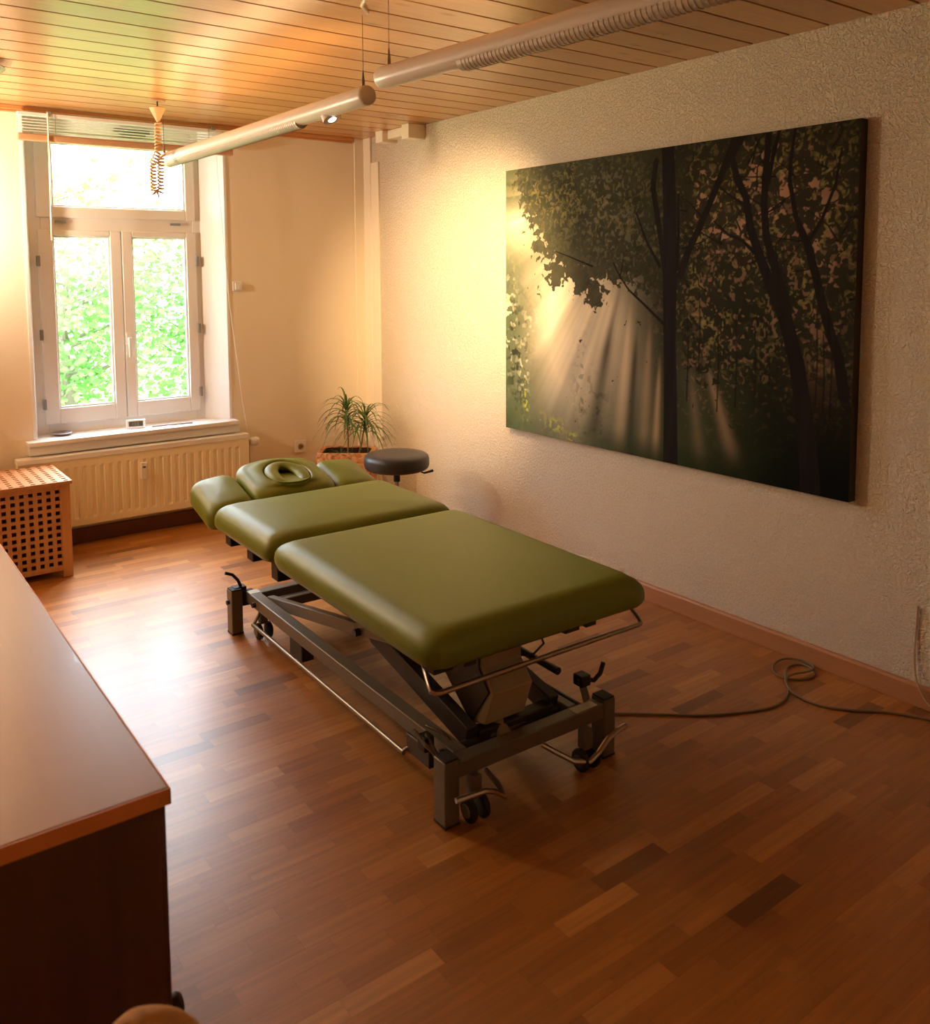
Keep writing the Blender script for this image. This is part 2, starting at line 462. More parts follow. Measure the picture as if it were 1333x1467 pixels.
# window
win = empty('window_1', ((WX0 + WX1) / 2, FD, WZ0)); win['kind'] = 'structure'
wx, wz = (WX0 + WX1) / 2, WZ0
def W(mb):   # to the local frame of the window
    mb.v = [(a - wx, b_ - FD, c - wz) for a, b_, c in mb.v]; return mb
X0, X1 = FX0 - .002, FX1 + .002
fx0, fx1 = -2.045, -1.170     # inner opening of the fixed frame
fr = MB()
fr.box(X0, fx0, FD, FD + .07, WZ0, WZ1 - .006).box(fx1, X1, FD, FD + .07, WZ0, WZ1 - .006)
fr.box(fx0, fx1, FD, FD + .07, WZ0, .700).box(fx0, fx1, FD, FD + .07, 2.325, WZ1 - .006)
fr.box(fx0, fx1, FD, FD + .07, 1.780, 1.890)
W(fr).build('window_frame', M['white_frame'], win, bevel=.004)
def sash(name, x0, x1, z0, z1, gx0, gx1, gz0, gz1):
    y0 = FD - .016
    s = MB().box(x0, gx0, y0, FD + .05, z0, z1).box(gx1, x1, y0, FD + .05, z0, z1)
    s.box(gx0, gx1, y0, FD + .05, z0, gz0).box(gx0, gx1, y0, FD + .05, gz1, z1)
    so_ = W(s).build(name, M['white_frame'], win, bevel=.005)
    bd = MB()
    t = .010
    bd.box(gx0, gx0 + t, y0 + .012, y0 + .03, gz0, gz1).box(gx1 - t, gx1, y0 + .012, y0 + .03, gz0, gz1)
    bd.box(gx0 + t, gx1 - t, y0 + .012, y0 + .03, gz0, gz0 + t).box(gx0 + t, gx1 - t, y0 + .012, y0 + .03, gz1 - t, gz1)
    W(bd).build('glazing_bead', M['white'], so_, bevel=.002)
    W(MB().box(gx0 + .002, gx1 - .002, FD + .014, FD + .02, gz0 + .002, gz1 - .002)).build('pane', M['glass'], so_)
    return so_
sash('window_sash', -2.066, -1.609, .680, 1.797, -1.985, -1.672, .770, 1.768 - .005)
s2 = sash('window_sash', -1.605, -1.153, .680, 1.797, -1.545, -1.216, .770, 1.768 - .005)
sash('transom_sash', -2.066, -1.153, 1.868, 2.345, -1.980, -1.214, 1.930, 2.29)
# handle, hinges and night vents
W(MB().box(-1.600, -1.575, FD - .030, FD - .016, 1.12, 1.19).box(-1.596, -1.579, FD - .058, FD - .030, 1.145, 1.165).box(-1.597, -1.578, FD - .064, FD - .050, 1.045, 1.165)).build('window_handle', M['plastic_white'], win, bevel=.003)
for hx in (-2.068, -1.151):
    for hz in (.80, 1.20, 1.62):
        W(MB().box(hx - .009, hx + .009, FD - .030, FD - .010, hz - .03, hz + .03)).build('hinge', M['gasket'], win, bevel=.003)
for vx in (-1.94, -1.28):
    W(MB().box(vx - .03, vx + .03, FD - .022, FD - .004, 1.838, 1.852)).build('vent_latch', M['gasket'], win, bevel=.002)
W(MB().box(-1.63, -1.42, FD - .03, FD, 2.372, 2.395).box(-1.60, -1.45, FD - .045, FD - .02, 2.355, 2.378)).build('transom_opener', M['grey_plastic'], win, bevel=.003)
struct('window_sill', MB().box(-2.20, -.985, -.085, 0, .600, .624).box(WX0, WX1, -.001, FD, .600, .624), M['sill'], win and None, bevel=.004)
bpy.data.objects['window_sill'].name = 'trim_6'
struct('trim_7', MB().prism([(0, .545), (-.055, .545), (-.062, .56), (-.062, .585), (-.05, .600), (0, .600)], -2.19, -.975, 'x'), M['sill'])

# outside ground
gr = MB().add([(-30, .45, -1.0), (30, .45, -1.0), (30, 40, -1.0), (-30, 40, -1.0), (-30, .45, -1.2), (30, .45, -1.2), (30, 40, -1.2), (-30, 40, -1.2)],
              [(0, 1, 2, 3), (7, 6, 5, 4), (0, 4, 5, 1), (1, 5, 6, 2), (2, 6, 7, 3), (3, 7, 4, 0)]).build('ground', M['grass'])
gr['kind'] = 'structure'

# ------------------------------------------------------------------ massage table
TH = R(-1.1)
table = empty('massage_table', (-1.766, -3.376, 0), TH)
tag(table, 'green padded massage table on a grey scissor-lift steel frame', 'massage table')

def rrect(x0, x1, y0, y1, r, n=96, far_bulge=0.0):
    """rounded rectangle outline sampled by angle from its centre"""
    cx, cy = (x0 + x1) / 2, (y0 + y1) / 2
    a, b_ = (x1 - x0) / 2, (y1 - y0) / 2
    out = []
    for k in range(n):
        t = 2 * math.pi * k / n
        # denser near the corners: superellipse-like direction
        dx, dy = a * math.cos(t), b_ * math.sin(t)
        s = 1.0 / max(abs(math.cos(t)), abs(math.sin(t)))
        px, py = dx * s, dy * s
        # round the corner
        qx, qy = abs(px) - (a - r), abs(py) - (b_ - r)
        if qx > 0 and qy > 0:
            L_ = math.hypot(qx, qy)
            px = math.copysign(a - r + qx / L_ * r, px); py = math.copysign(b_ - r + qy / L_ * r, py)
        if far_bulge and py > 0:
            py += far_bulge * (1 - (px / a) ** 2) * (py / b_)
        out.append((cx + px, cy + py))
    return out

def pad(name, x0, x1, y0, y1, z0, z1, parent, rc=.05, rt=.05, crown=.008, zfun=None, hole=None, bulge=0.0, n=96, mat=None):
    cx, cy = (x0 + x1) / 2, (y0 + y1) / 2
    h = z1 - z0
    prof = [(.020, 0.0), (.006, .006), (0.0, .02)]
    for i in range(7):
        t = math.pi / 2 * i / 6
        prof.append((rt * (1 - math.cos(t)), h - rt * .85 + rt * .85 * math.sin(t)))
    rings = []
    a, b_ = (x1 - x0) / 2, (y1 - y0) / 2
    for ins, z in prof:
        o_ = rrect(x0 + ins, x1 - ins, y0 + ins, y1 - ins, max(rc - ins * .3, .012), n, bulge)
        rings.append([Vector((x, y, z0 + z)) for x, y in o_])
    top = rings[-1]
    if hole is None:
        for s in (.92, .8, .6, .4, .2, .03):
            rings.append([Vector((cx + (q.x - cx) * s, cy + (q.y - cy) * s, z1 + crown * (1 - s ** 2))) for q in top])
        cap1 = True
        closed = False
    else:
        hx, hy, ha, hb = hole
        hr = []
        for q in top:
            ang = math.atan2((q.y - hy) / hb, (q.x - hx) / ha)
            hr.append(Vector((hx + ha * math.cos(ang), hy + hb * math.sin(ang), z1 + crown)))
        for s in (.12, .35, .65, .9):
            rings.append([Vector((q.x * (1 - s) + w.x * s, q.y * (1 - s) + w.y * s, z1 + crown * min(1, s * 1.6))) for q, w in zip(top, hr)])
        for ins, dz in ((0, -.001), (-.004, -.006), (-.005, -.03), (-.005, -h + .01)):
            rings.append([Vector((hx + (w.x - hx) * (1 + ins / ha), hy + (w.y - hy) * (1 + ins / hb), z1 + crown + dz)) for w in hr])
        cap1 = False
    if zfun:
        rings = [[Vector((q.x, q.y, zfun(q))) for q in rg] for rg in rings]
    mb = MB().loft(rings, cap0=(hole is None), cap1=cap1)
    return mb.build(name, mat or M['vinyl'], parent, smooth=True, angle=60)

UL, UR = -.078, .758
pad('leg_cushion', UL, UR, -.055, 1.000, .488, .588, table, rc=.045, rt=.072, crown=.008)
pad('back_cushion', UL, UR, 1.006, 1.605, .488, .592, table, rc=.05, rt=.075, crown=.012)
tilt = lambda q: q.z + .24 * (q.y - 1.60)
pad('arm_rest', UL, .128, 1.612, 1.90, .475, .578, table, rc=.045, rt=.05, crown=.008, zfun=lambda q: tilt(q) - .55 * max(0, (.13 - q.x)) ** 2)
pad('arm_rest', .535, UR, 1.612, 1.90, .475, .578, table, rc=.045, rt=.05, crown=.008, zfun=lambda q: tilt(q) - .30 * max(0, (q.x - .53)) ** 2)
hc = pad('head_cushion', .134, .529, 1.612, 1.91, .485, .590, table, rc=.06, rt=.04, crown=.012, zfun=tilt, hole=(.335, 1.755, .108, .128), bulge=.05)
# the horseshoe face cushion that sits in the face hole
rings = []
for i in range(41):
    t = i / 40.0
    ang = R(-68) + R(316) * t
    e = min(t, 1 - t)
    rr = .031 * min(1.0, .30 + e * 5) ** .5
    ox, oy = math.cos(ang), math.sin(ang)
    cxx, cyy = .335 + (.098 - rr) * ox, 1.755 + (.118 - rr) * oy
    ring = []
    for j in range(16):
        p = 2 * math.pi * j / 16
        ring.append(Vector((cxx + rr * 1.05 * math.cos(p) * ox, cyy + rr * 1.05 * math.cos(p) * oy, tilt(Vector((cxx, cyy, .592))) + rr * .62 * math.sin(p))))
    rings.append(ring)
MB().loft(rings).build('face_cushion', M['vinyl'], hc, smooth=True, angle=70)
rings = []
for s, z in ((1, .56), (.97, .548), (.7, .538), (.35, .532), (.03, .53)):
    rings.append([Vector((.335 + .104 * s * math.cos(k_ * math.pi / 16), 1.755 + .124 * s * math.sin(k_ * math.pi / 16), z + .024 + .24 * .15)) for k_ in range(32)])
MB().loft(rings, cap0=True).build('face_hole_plug', M['vinyl'], hc, smooth=True, angle=70)

# upper frame under the cushions
uf = MB()
uf.box(.08, .125, .02, 1.55, .44, .488).box(.55, .595, .02, 1.55, .44, .488)
for v_ in (.03, .75, 1.02, 1.5): uf.box(.125, .55, v_, v_ + .04, .445, .486)
uf.beam((.15, 1.50, .462), (.15, 1.86, .462 + .06), .03, .03).beam((.52, 1.50, .462), (.52, 1.86, .462 + .06), .03, .03)
uf.build('carriage_frame', M['steel_dark'], table, bevel=.003)
for v_, dz in ((1.50, .0), (1.27, 0), (1.035, -.01)):
    MB().box(-.045, .09, v_ - .030, v_ + .030, .432 + dz, .489).build('cushion_bracket', M['black'], table, bevel=.004)
    MB().box(.585, .69, v_ - .035, v_ + .035, .438 + dz, .489).build('cushion_bracket', M['black'], table, bevel=.004)
MB().tube([(.0, 1.44, .474), (.0, 1.33, .474)], .014, 12).build('adjuster_knob', M['black'], table, smooth=True)
MB().box(.44, .50, -.005, .05, .455, .489).build('stop_block', M['black'], table, bevel=.003)
MB().box(-.055, .01, -.03, .03, .474, .489).build('corner_block', M['black'], table, bevel=.003)

# base frame
bf = MB()
bf.box(.040, .615, .003, .050, .134, .183)             # near cross beam
bf.box(.064, .112, .050, 1.60, .135, .184)             # left side beam
bf.box(.548, .560, .050, 1.60, .135, .184).box(.505, .540, .050, 1.60, .135, .184)
bf.box(.112, .505, 1.545, 1.597, .135, .184)
bf.box(.112, .505, 1.44, 1.47, .135, .175)
base = bf.build('base_frame', M['steel'], table, bevel=.004)
for (u0, v0) in ((0, 0), (.612, 0), (0, 1.60), (.612, 1.60)):
    lg = MB().box(u0, u0 + .050, v0, v0 + .058, .006, .192).build('leg', M['steel'], table, bevel=.004)
    MB().box(u0 - .001, u0 + .051, v0 - .001, v0 + .059, 0, .008).build('rubber_foot', M['black_rubber'], lg, bevel=.002)
    MB().box(u0 + .002, u0 + .048, v0 + .002, v0 + .056, .1915, .197).build('end_cap', M['black_rubber'], lg, bevel=.002)
for u0 in (.05, .56):
    MB().box(u0, u0 + .05, 1.600, 1.625, .12, .185).build('leg_clamp', M['black'], table, bevel=.003)
MB().tube([(-.012, 1.63, .14), (.0, 1.63, .14)], .010, 12).build('bolt', M['steel_dark'], table, smooth=True)

# scissor arms
for u_ in (.135, .515):
    MB().beam((u_, 1.50, .155), (u_, .73, .300), .030, .046).beam((u_, .73, .300), (u_, .15, .430), .030, .044).build('lift_arm', M['steel'], table, bevel=.003)
for u_ in (.165, .485):
    MB().beam((u_, .10, .175), (u_, .66, .300), .040, .068).beam((u_, .62, .293), (u_, 1.46, .455), .040, .055).build('lift_arm', M['steel_dark'], table, bevel=.004)
MB().box(.185, .475, .085, .130, .145, .190).build('arm_cross_beam', M['steel_dark'], table, bevel=.004)
MB().tube([(.10, .70, .300), (.55, .70, .300)], .014, 14).build('pivot_shaft', M['steel_dark'], table, smooth=True)
MB().tube([(.05, 1.50, .155), (.57, 1.50, .155)], .011, 14).build('pivot_shaft', M['steel_dark'], table, smooth=True)
MB().tube([(.05, .10, .16), (.57, .10, .16)], .012, 14).build('pivot_shaft', M['steel_dark'], table, smooth=True)
MB().tube([(.603, .72, .22), (.603, .205, .215)], .013, 14).build('side_tube', M['steel_dark'], table, smooth=True)

# motor with its beige cover and piston
mt_ = MB().prism([(.31, .44), (.30, .30), (.15, .185), (.085, .205), (.045, .315), (.10, .375), (.10, .44)], .205, .355, 'x').build('motor_housing', M['beige_cover'], table, bevel=.004)
MB().prism([(.305, .435), (.296, .30), (.152, .188), (.062, .315), (.112, .372), (.108, .435)], .199, .206, 'x').build('dark_side_face', M['steel_dark'], mt_, bevel=.001)  # left face of the housing, covered in the dark steel colour
MB().tube([(.27, .16, .20), (.27, .06, .150)], .024, 16).build('motor_piston', M['beige_cover'], table, smooth=True)
MB().tube([(.225, .10, .165), (.36, .10, .165)], .016, 16).build('motor_mount', M['grey_plastic'], table, smooth=True)
MB().tube([(.34, .085, .155), (.39, .085, .155)], .012, 16).build('mount_bolt', M['steel_dark'], table, smooth=True)
MB().tube([(.38, .05, .47), (.385, .03, .43), (.37, .06, .39), (.35, .14, .36)], .0035, 8).build('motor_cable', M['black_rubber'], table, smooth=True)

# control rods
MB().tube([(.0, .12, .470), (-.050, .00, .435), (-.057, -.020, .428), (-.050, -.031, .425), (-.038, -.034, .424), (.728, -.030, .424), (.742, -.028, .426), (.748, -.018, .434), (.742, .02, .468)], .0075, 12).build('foot_control_bar', M['bronze_rod'], table, smooth=True)
MB().tube([(.052, 1.50, .072), (.052, .30, .072)], .0085, 12).tube([(.052, 1.495, .072), (.075, 1.50, .10), (.09, 1.50, .13)], .007, 10).tube([(.052, .305, .072), (.075, .28, .10), (.09, .27, .13)], .007, 10).build('side_control_bar', M['chrome'], table, smooth=True)
MB().tube([(.60, 1.50, .072), (.60, .30, .072)], .0085, 12).tube([(.60, 1.495, .072), (.58, 1.50, .10), (.57, 1.50, .13)], .007, 10).tube([(.60, .305, .072), (.58, .28, .10), (.57, .27, .13)], .007, 10).build('side_control_bar', M['chrome'], table, smooth=True)
MB().box(.078, .13, 1.08, 1.19, .055, .135).build('control_box', M['steel_dark'], table, bevel=.004)
MB().box(.06, .12, .17, .30, .075, .134).build('spring_box', M['steel_dark'], table, bevel=.004)

# castors
def castor(u_, v_, lab=None):
    c = MB().box(u_ - .016, u_ + .016, v_ - .012, v_ + .022, .068, .134).build('castor_fork', M['steel'], table, bevel=.003)
    for s in (-1, 1):
        Mx = Matrix.Rotation(math.pi / 2, 4, 'Y')
        pr_ = [(.001, -.010), (.028, -.010), (.034, -.007), (.036, 0), (.034, .007), (.028, .010), (.001, .010)]
        MB().lathe(pr_, 28, (u_ + s * .022, v_, .036), Mx).build('wheel', M['black_rubber'], c, smooth=True)
        MB().lathe([(.001, 0), (.020, 0), (.018, .004), (.001, .005)], 20, (u_ + s * .033, v_, .036), Mx if s > 0 else Matrix.Rotation(-math.pi / 2, 4, 'Y')).build('wheel_cap', M['grey_plastic'], c, smooth=True)
for u_, v_ in ((.100, -.005), (.530, -.005), (.100, 1.50), (.53, 1.50)): castor(u_, v_)
# brake pedals: bent flat bars round the castors
def pedal(pts, w=.012):
    MB().tube(pts, w * .72, 8).build('brake_pedal', M['bronze_rod'], table, smooth=True)
pedal([(.012, -.034, .102), (.060, -.040, .103), (.105, -.046, .104), (.125, -.065, .104), (.137, -.094, .100), (.146, -.05, .112), (.150, .01, .122)])
pedal([(.680, -.028, .104), (.640, -.030, .100), (.600, -.032, .090), (.560, -.034, .060), (.520, -.034, .042), (.470, -.018, .050), (.430, .02, .075), (.400, .055, .095)])
# hand lever hooks with their clamps
def hook(u_, v_, sgn):
    a = MB().beam((u_, v_, .183), (u_ - sgn * .02, v_ + .01, .262), .026, .005, (0, 1, 0)).build('lever_bracket', M['steel'], table, bevel=.001)
    MB().box(u_ - .028, u_ + .012, v_ - .006, v_ + .036, .232, .268, Matrix.Identity(4)).build('lever_clamp', M['black'], a, bevel=.004)
    MB().tube([(u_ - .0, v_ + .01, .25), (u_ + .035, v_ + .005, .238), (u_ + .060, v_ + .002, .255), (u_ + .072, v_, .290)], .0075, 10).build('lever_handle', M['black'], a, smooth=True)
hook(.585, .050, 1)
a = MB().box(.02, .075, 1.615, 1.66, .155, .200).build('lever_clamp', M['black'], table, bevel=.004)
MB().tube([(.055, 1.63, .195), (.045, 1.64, .225), (.025, 1.65, .250), (-.005, 1.655, .262)], .007, 10).build('lever_handle', M['black'], a, smooth=True)
a = MB().beam((.02, .062, .17), (.02, .13, .215), .024, .006, (1, 0, 0)).tube([(.02, .065, .18), (.004, .10, .20), (.0, .16, .222)], .006, 8).build('lever_bracket', M['steel'], table)
MB().box(.005, .04, .11, .15, .17, .215).build('lever_clamp', M['black'], a, bevel=.004)
MB().tube([(.03, .14, .235), (.05, .08, .232), (.06, .06, .215)], .005, 10).build('lever_handle', M['chrome'], a, smooth=True)
MB().box(.500, .590, .008, .042, .1832, .1842).build('type_label', M['sticker'], table)
MB().box(.066, .110, 1.555, 1.597, .1842, .1850).build('type_label', M['sticker'], table)

# ------------------------------------------------------------------ canvas print of the forest
PY0, PY1, PZ0, PZ1 = -3.5526, -1.5706, .6874, 2.0868   # y of the right and left edge, bottom and top
def forest(nx, nz):
    rng = np.random.RandomState(4)
    s = np.linspace(0, 1, nx)[None, :].repeat(nz, 0); t = np.linspace(0, 1, nz)[:, None].repeat(nx, 1)
    xx = s * 1.98; yy = t * 1.40
    def vnoise(fx, fy, seed, wx=0, wy=0):
        r = np.random.RandomState(seed); G = r.rand(int(1.5 * fy) + 14, int(2.1 * fx) + 14)
        u = (xx + wx) * fx + 5; v_ = (yy + wy) * fy + 5; i = np.floor(u).astype(int); j = np.floor(v_).astype(int)
        a = u - i; b_ = v_ - j; a = a * a * (3 - 2 * a); b_ = b_ * b_ * (3 - 2 * b_)
        return (G[j, i] * (1 - a) + G[j, i + 1] * a) * (1 - b_) + (G[j + 1, i] * (1 - a) + G[j + 1, i + 1] * a) * b_
    def fbm(f, o_, seed, **k):
        r = 0; w = 0
        for k_ in range(o_): r = r + vnoise(f * 2 ** k_, f * 2 ** k_, seed + k_, **k) * .6 ** k_; w += .6 ** k_
        return r / w
    def sm(a, b_, x): x = np.clip((x - a) / (b_ - a), 0, 1); return x * x * (3 - 2 * x)
    def blob(cx, cy, rx, ry): return np.exp(-(((s - cx) / rx) ** 2 + ((t - cy) / ry) ** 2))
    C3 = lambda *c: np.array(c, float)[None, None, :]
    # backdrop: misty glow on the left, dark woods on the right
    ang = np.arctan2((s - .50) * 1.98, (.92 - t) * 1.4)
    dist = np.hypot((s - .50) * 1.98, (.92 - t) * 1.4)
    def ray1(k_, seed):
        r = np.random.RandomState(seed); G = r.rand(900); u = (ang + 4) * k_; i = np.floor(u).astype(int); a = u - i; a = a * a * (3 - 2 * a)
        return G[i] * (1 - a) + G[i + 1] * a
    rays = .55 * ray1(11, 7) + .30 * ray1(27, 8) + .15 * ray1(60, 9)
    mist = np.clip(1.2 * blob(.245, .33, .135, .30) + .85 * blob(.33, .55, .11, .16) + .9 * blob(.05, .79, .10, .09) + .35 * blob(.15, .60, .14, .12) + .38 * blob(.45, .30, .08, .27) + .12 * blob(.64, .28, .06, .14), 0, 1.0)
    mist = mist * (.72 + .5 * (rays - .4) * sm(.3, .8, dist)) * (.85 + .3 * fbm(3, 3, 50))
    base = C3(.008, .009, .005) + C3(.060, .085, .045) * (np.clip(1 - s / .62, 0, 1) ** 1.2)[..., None] + C3(.012, .016, .006) * blob(.66, .2, .14, .3)[..., None]
    base = base * (.75 + .5 * fbm(5, 4, 33))[..., None]
    img = base + C3(.70, .63, .47) * (np.clip(mist, 0, 1) ** 1.5)[..., None]
    for (s0, t0, s1, t1, w, am) in ((.665, .36, .745, .06, .013, .15), (.63, .32, .66, .03, .012, .06), (.515, .46, .50, .03, .012, .11), (.545, .34, .535, .03, .008, .20), (.455, .50, .425, .03, .014, .14),
                                    (.40, .46, .335, .04, .016, -.6), (.475, .42, .455, .03, .012, -.65), (.43, .6, .37, .3, .012, -.35)):
        f = np.clip((t - t0) / (t1 - t0), 0, 1); sx = s0 + (s1 - s0) * f
        band = np.exp(-((s - sx) / (w * (.5 + f))) ** 2) * sm(t0 + .03, t0 - .12, t) * sm(t1 - .06, t1 + .06, t)
        img = img * (1 + min(am, 0) * band[..., None]) + C3(1.0, .72, .45) * (max(am, 0) * band)[..., None]
    # shafts through the upper left leaves
    img = img + C3(.20, .17, .10) * (sm(.62, .8, ray1(23, 19)) * blob(.10, .84, .13, .13))[..., None]
    # sky glow behind the crowns, upper right
    sky = np.clip(1.1 * blob(.80, .84, .16, .16) + .8 * blob(.66, .80, .05, .10) + .7 * blob(.66, .55, .03, .1) + .8 * blob(.93, .62, .05, .22) + .6 * blob(.74, .70, .07, .1), 0, 1)
    img = img + C3(.33, .195, .125) * (sky * (.45 + .8 * fbm(7, 3, 60)))[..., None]
    # foliage masses, drawn as clumps of small leaves
    wx = (fbm(30, 2, 401) - .5) * .03; wy = (fbm(30, 2, 402) - .5) * .03
    leafn = fbm(34, 3, 100, wx=wx, wy=wy); big = fbm(7, 3, 120)
    dens = .95 * sm(.46, .66, t + .10 * (big - .5)) * sm(-.02, .20, s) + .85 * sm(.52, .68, s) * sm(.16, .46, t)
    dens = dens + .6 * sm(.75, .95, t) * sm(0.0, .1, s)
    cl = np.maximum.reduce([blob(.19, .74, .07, .06), blob(.25, .665, .05, .06), blob(.30, .60, .045, .06), blob(.345, .54, .04, .06), blob(.36, .66, .09, .10), blob(.13, .705, .035, .03), blob(.42, .70, .12, .14)])
    hole = np.clip(.9 * blob(.08, .63, .10, .09) + .95 * blob(.03, .80, .06, .06) + .35 * sky, 0, 1)
    dens = np.clip(np.maximum(np.minimum(dens, 1) * (1 - hole), cl * 1.05), 0, 1.05)
    thr = 1.02 - dens * .80
    mk = sm(thr - .03, thr + .03, .5 + (leafn - .5) * 1.45 + .22 * dens + .12 * (big - .5))
    tone = (.6 + .9 * fbm(16, 3, 44))
    lc = (C3(.013, .014, .008) + C3(.040, .044, .024) * (np.clip(1 - s * 1.6, 0, 1))[..., None]) * tone[..., None]
    img = img * (1 - mk[..., None] * .97) + lc * mk[..., None]
    # sunlit leaves
    hn = fbm(62, 2, 200, wx=wx, wy=wy); hl = sm(.57, .68, hn) * sm(.34, .60, fbm(8, 3, 230))
    a = hl * np.clip(1.2 * blob(.84, .74, .20, .30) + .9 * blob(.68, .52, .10, .2) + 1.1 * blob(.17, .90, .20, .12) + .3 * blob(.5, .8, .2, .2) + .5 * blob(.94, .4, .06, .2), 0, 1) * sm(.12, .3, t)
    img = img * (1 - .7 * a[..., None]) + C3(.115, .105, .036) * ((.5 + 1.1 * vnoise(90, 90, 11)) * a)[..., None]
    sp = sm(.66, .74, fbm(55, 2, 260, wx=wx, wy=wy)) * np.clip(blob(.70, .50, .14, .22) + blob(.88, .6, .12, .3) + .4 * blob(.66, .3, .08, .15), 0, 1)
    img = img * (1 - .6 * sp[..., None]) + C3(.17, .11, .065) * (.75 * sp)[..., None]
    s3 = sm(.57, .69, fbm(64, 2, 320, wx=wx, wy=wy)) * np.clip(blob(.22, .90, .22, .10) + .6 * blob(.42, .72, .10, .18) + .5 * blob(.30, .78, .12, .12), 0, 1)
    img = img * (1 - .4 * s3[..., None]) + C3(.085, .082, .050) * s3[..., None]
    # little bright leaves along the left edge and the lower left
    le = sm(.56, .66, fbm(44, 2, 280)) * np.clip(blob(.015, .42, .025, .16) + .9 * blob(.075, .24, .02, .10) + .4 * blob(.10, .42, .03, .06), 0, 1)
    img = img * (1 - .5 * le[..., None]) + C3(.42, .42, .30) * le[..., None]
    ld = sm(.55, .66, fbm(36, 2, 290)) * np.clip(blob(.04, .30, .05, .22) + .6 * blob(.30, .2, .03, .15) + .6 * blob(.36, .12, .03, .1), 0, 1)
    img = img * (1 - .75 * ld[..., None])
    yl = sm(.52, .62, fbm(50, 2, 300)) * np.clip(blob(.085, .10, .010, .08) + blob(.20, .05, .03, .025) + .9 * blob(.265, .015, .018, .02) + .6 * blob(.15, .06, .01, .03), 0, 1)
    img = img * (1 - .6 * yl[..., None]) + C3(.30, .36, .03) * yl[..., None]
    # dark undergrowth
    img = img * (1 - .75 * sm(.34, .05, t + .12 * (fbm(9, 3, 66) - .5)) * sm(.66, .86, s))[..., None]
    img = img * (1 - .55 * sm(.10, .0, t) * sm(.26, .40, s))[..., None] * (1 - .5 * sm(.13, .02, t) * sm(.06, .0, s))[..., None]
    img = img + C3(.012, .020, .007) * (sm(.36, 0, t) * sm(.98, .5, s) * (.5 + fbm(10, 3, 71)))[..., None]
    # trunks and branches
    def stroke(pts, widths, colr=(.009, .007, .007), soft=.0016, op=1.0):
        nonlocal img
        best = np.full(s.shape, 9.0)
        for (p0, p1, w0, w1) in zip(pts[:-1], pts[1:], widths[:-1], widths[1:]):
            ax, ay = p0[0] * 1.98, p0[1] * 1.4; bx, by = p1[0] * 1.98, p1[1] * 1.4
            dx, dy = bx - ax, by - ay; u = np.clip(((xx - ax) * dx + (yy - ay) * dy) / (dx * dx + dy * dy), 0, 1)
            d = np.hypot(xx - ax - u * dx, yy - ay - u * dy) - (w0 + (w1 - w0) * u)
            best = np.minimum(best, d)
        k_ = sm(soft, -soft, best)[..., None] * op
        img = img * (1 - k_) + C3(*colr) * (.8 + .5 * vnoise(60, 6, 77))[..., None] * k_
    stroke([(.559, 1.0), (.566, .82), (.569, .636), (.572, .406), (.577, .194), (.580, -.02)], [.034, .036, .040, .034, .037, .041], (.010, .008, .009))
    stroke([(.598, .60), (.618, .67), (.648, .745), (.672, .81), (.696, .878), (.731, .988), (.740, 1.01)], [.017, .017, .016, .015, .016, .018, .020])
    stroke([(.715, .92), (.745, .985), (.76, 1.01)], [.012, .015, .015])
    stroke([(.722, .96), (.740, .88), (.762, .823), (.775, .73), (.804, .632), (.835, .54), (.859, .475), (.885, .36), (.905, .22), (.92, .05), (.925, -.08)], [.014, .016, .016, .018, .022, .026, .030, .033, .036, .042, .044])
    stroke([(.812, 1.0), (.806, .88), (.804, .80), (.810, .72), (.818, .679), (.838, .60), (.857, .54), (.868, .45)], [.014, .015, .016, .016, .017, .018, .019, .020])
    stroke([(.835, 1.0), (.822, .93), (.812, .86)], [.008, .009, .011])
    stroke([(.87, 1.0), (.862, .93), (.86, .86), (.875, .76), (.901, .685), (.920, .60), (.935, .524), (.955, .44), (.971, .385), (.985, .28)], [.006, .008, .009, .011, .016, .017, .019, .020, .021, .023])
    stroke([(.901, .685), (.93, .75), (.955, .84), (.965, .93)], [.009, .007, .006, .004])
    stroke([(.526, .961), (.518, .879), (.530, .80), (.544, .70), (.556, .6)], [.014, .015, .015, .013, .012])
    stroke([(.590, .62), (.592, .72), (.590, .85)], [.010, .008, .005])
    stroke([(.40, .64), (.421, .594), (.45, .55), (.494, .507), (.553, .446)], [.004, .004, .005, .006, .008])
    stroke([(.421, .594), (.428, .63), (.432, .67)], [.004, .003, .002])
    stroke([(.47, .80), (.50, .71), (.54, .63)], [.005, .006, .009])
    stroke([(.20, .685), (.25, .665), (.33, .63)], [.002, .0035, .004])
    stroke([(.685, .76), (.72, .72), (.755, .70), (.79, .66)], [.004, .006, .007, .010])
    stroke([(.69, .87), (.725, .83), (.765, .80)], [.004, .005, .006])
    for k_ in range(34):
        a0 = rng.rand() * .40 + .60; b0 = rng.rand() * .42 + .52; an = rng.rand() * 6.28; ln = .04 + .07 * rng.rand()
        stroke([(a0, b0), (a0 + ln * .5 * math.cos(an), b0 + ln * .6 * abs(math.sin(an))), (a0 + ln * math.cos(an + .5), b0 + ln * 1.3 * abs(math.sin(an)))], [.0045, .003, .0015])
    for (a0, b0) in ((.62, .36), (.70, .34), (.745, .36), (.65, .45), (.955, .36), (.94, .32), (.79, .34), (.925, .38)):
        stroke([(a0, b0 + .12), (a0 + .004, b0), (a0 + .002, b0 - .15)], [.003, .0045, .004], op=.8)
    img = img * np.array([1.35, 1.25, 1.25])[None, None, :]
    return np.clip(img, .002, 1.0)
NX, NZ = 760, 536
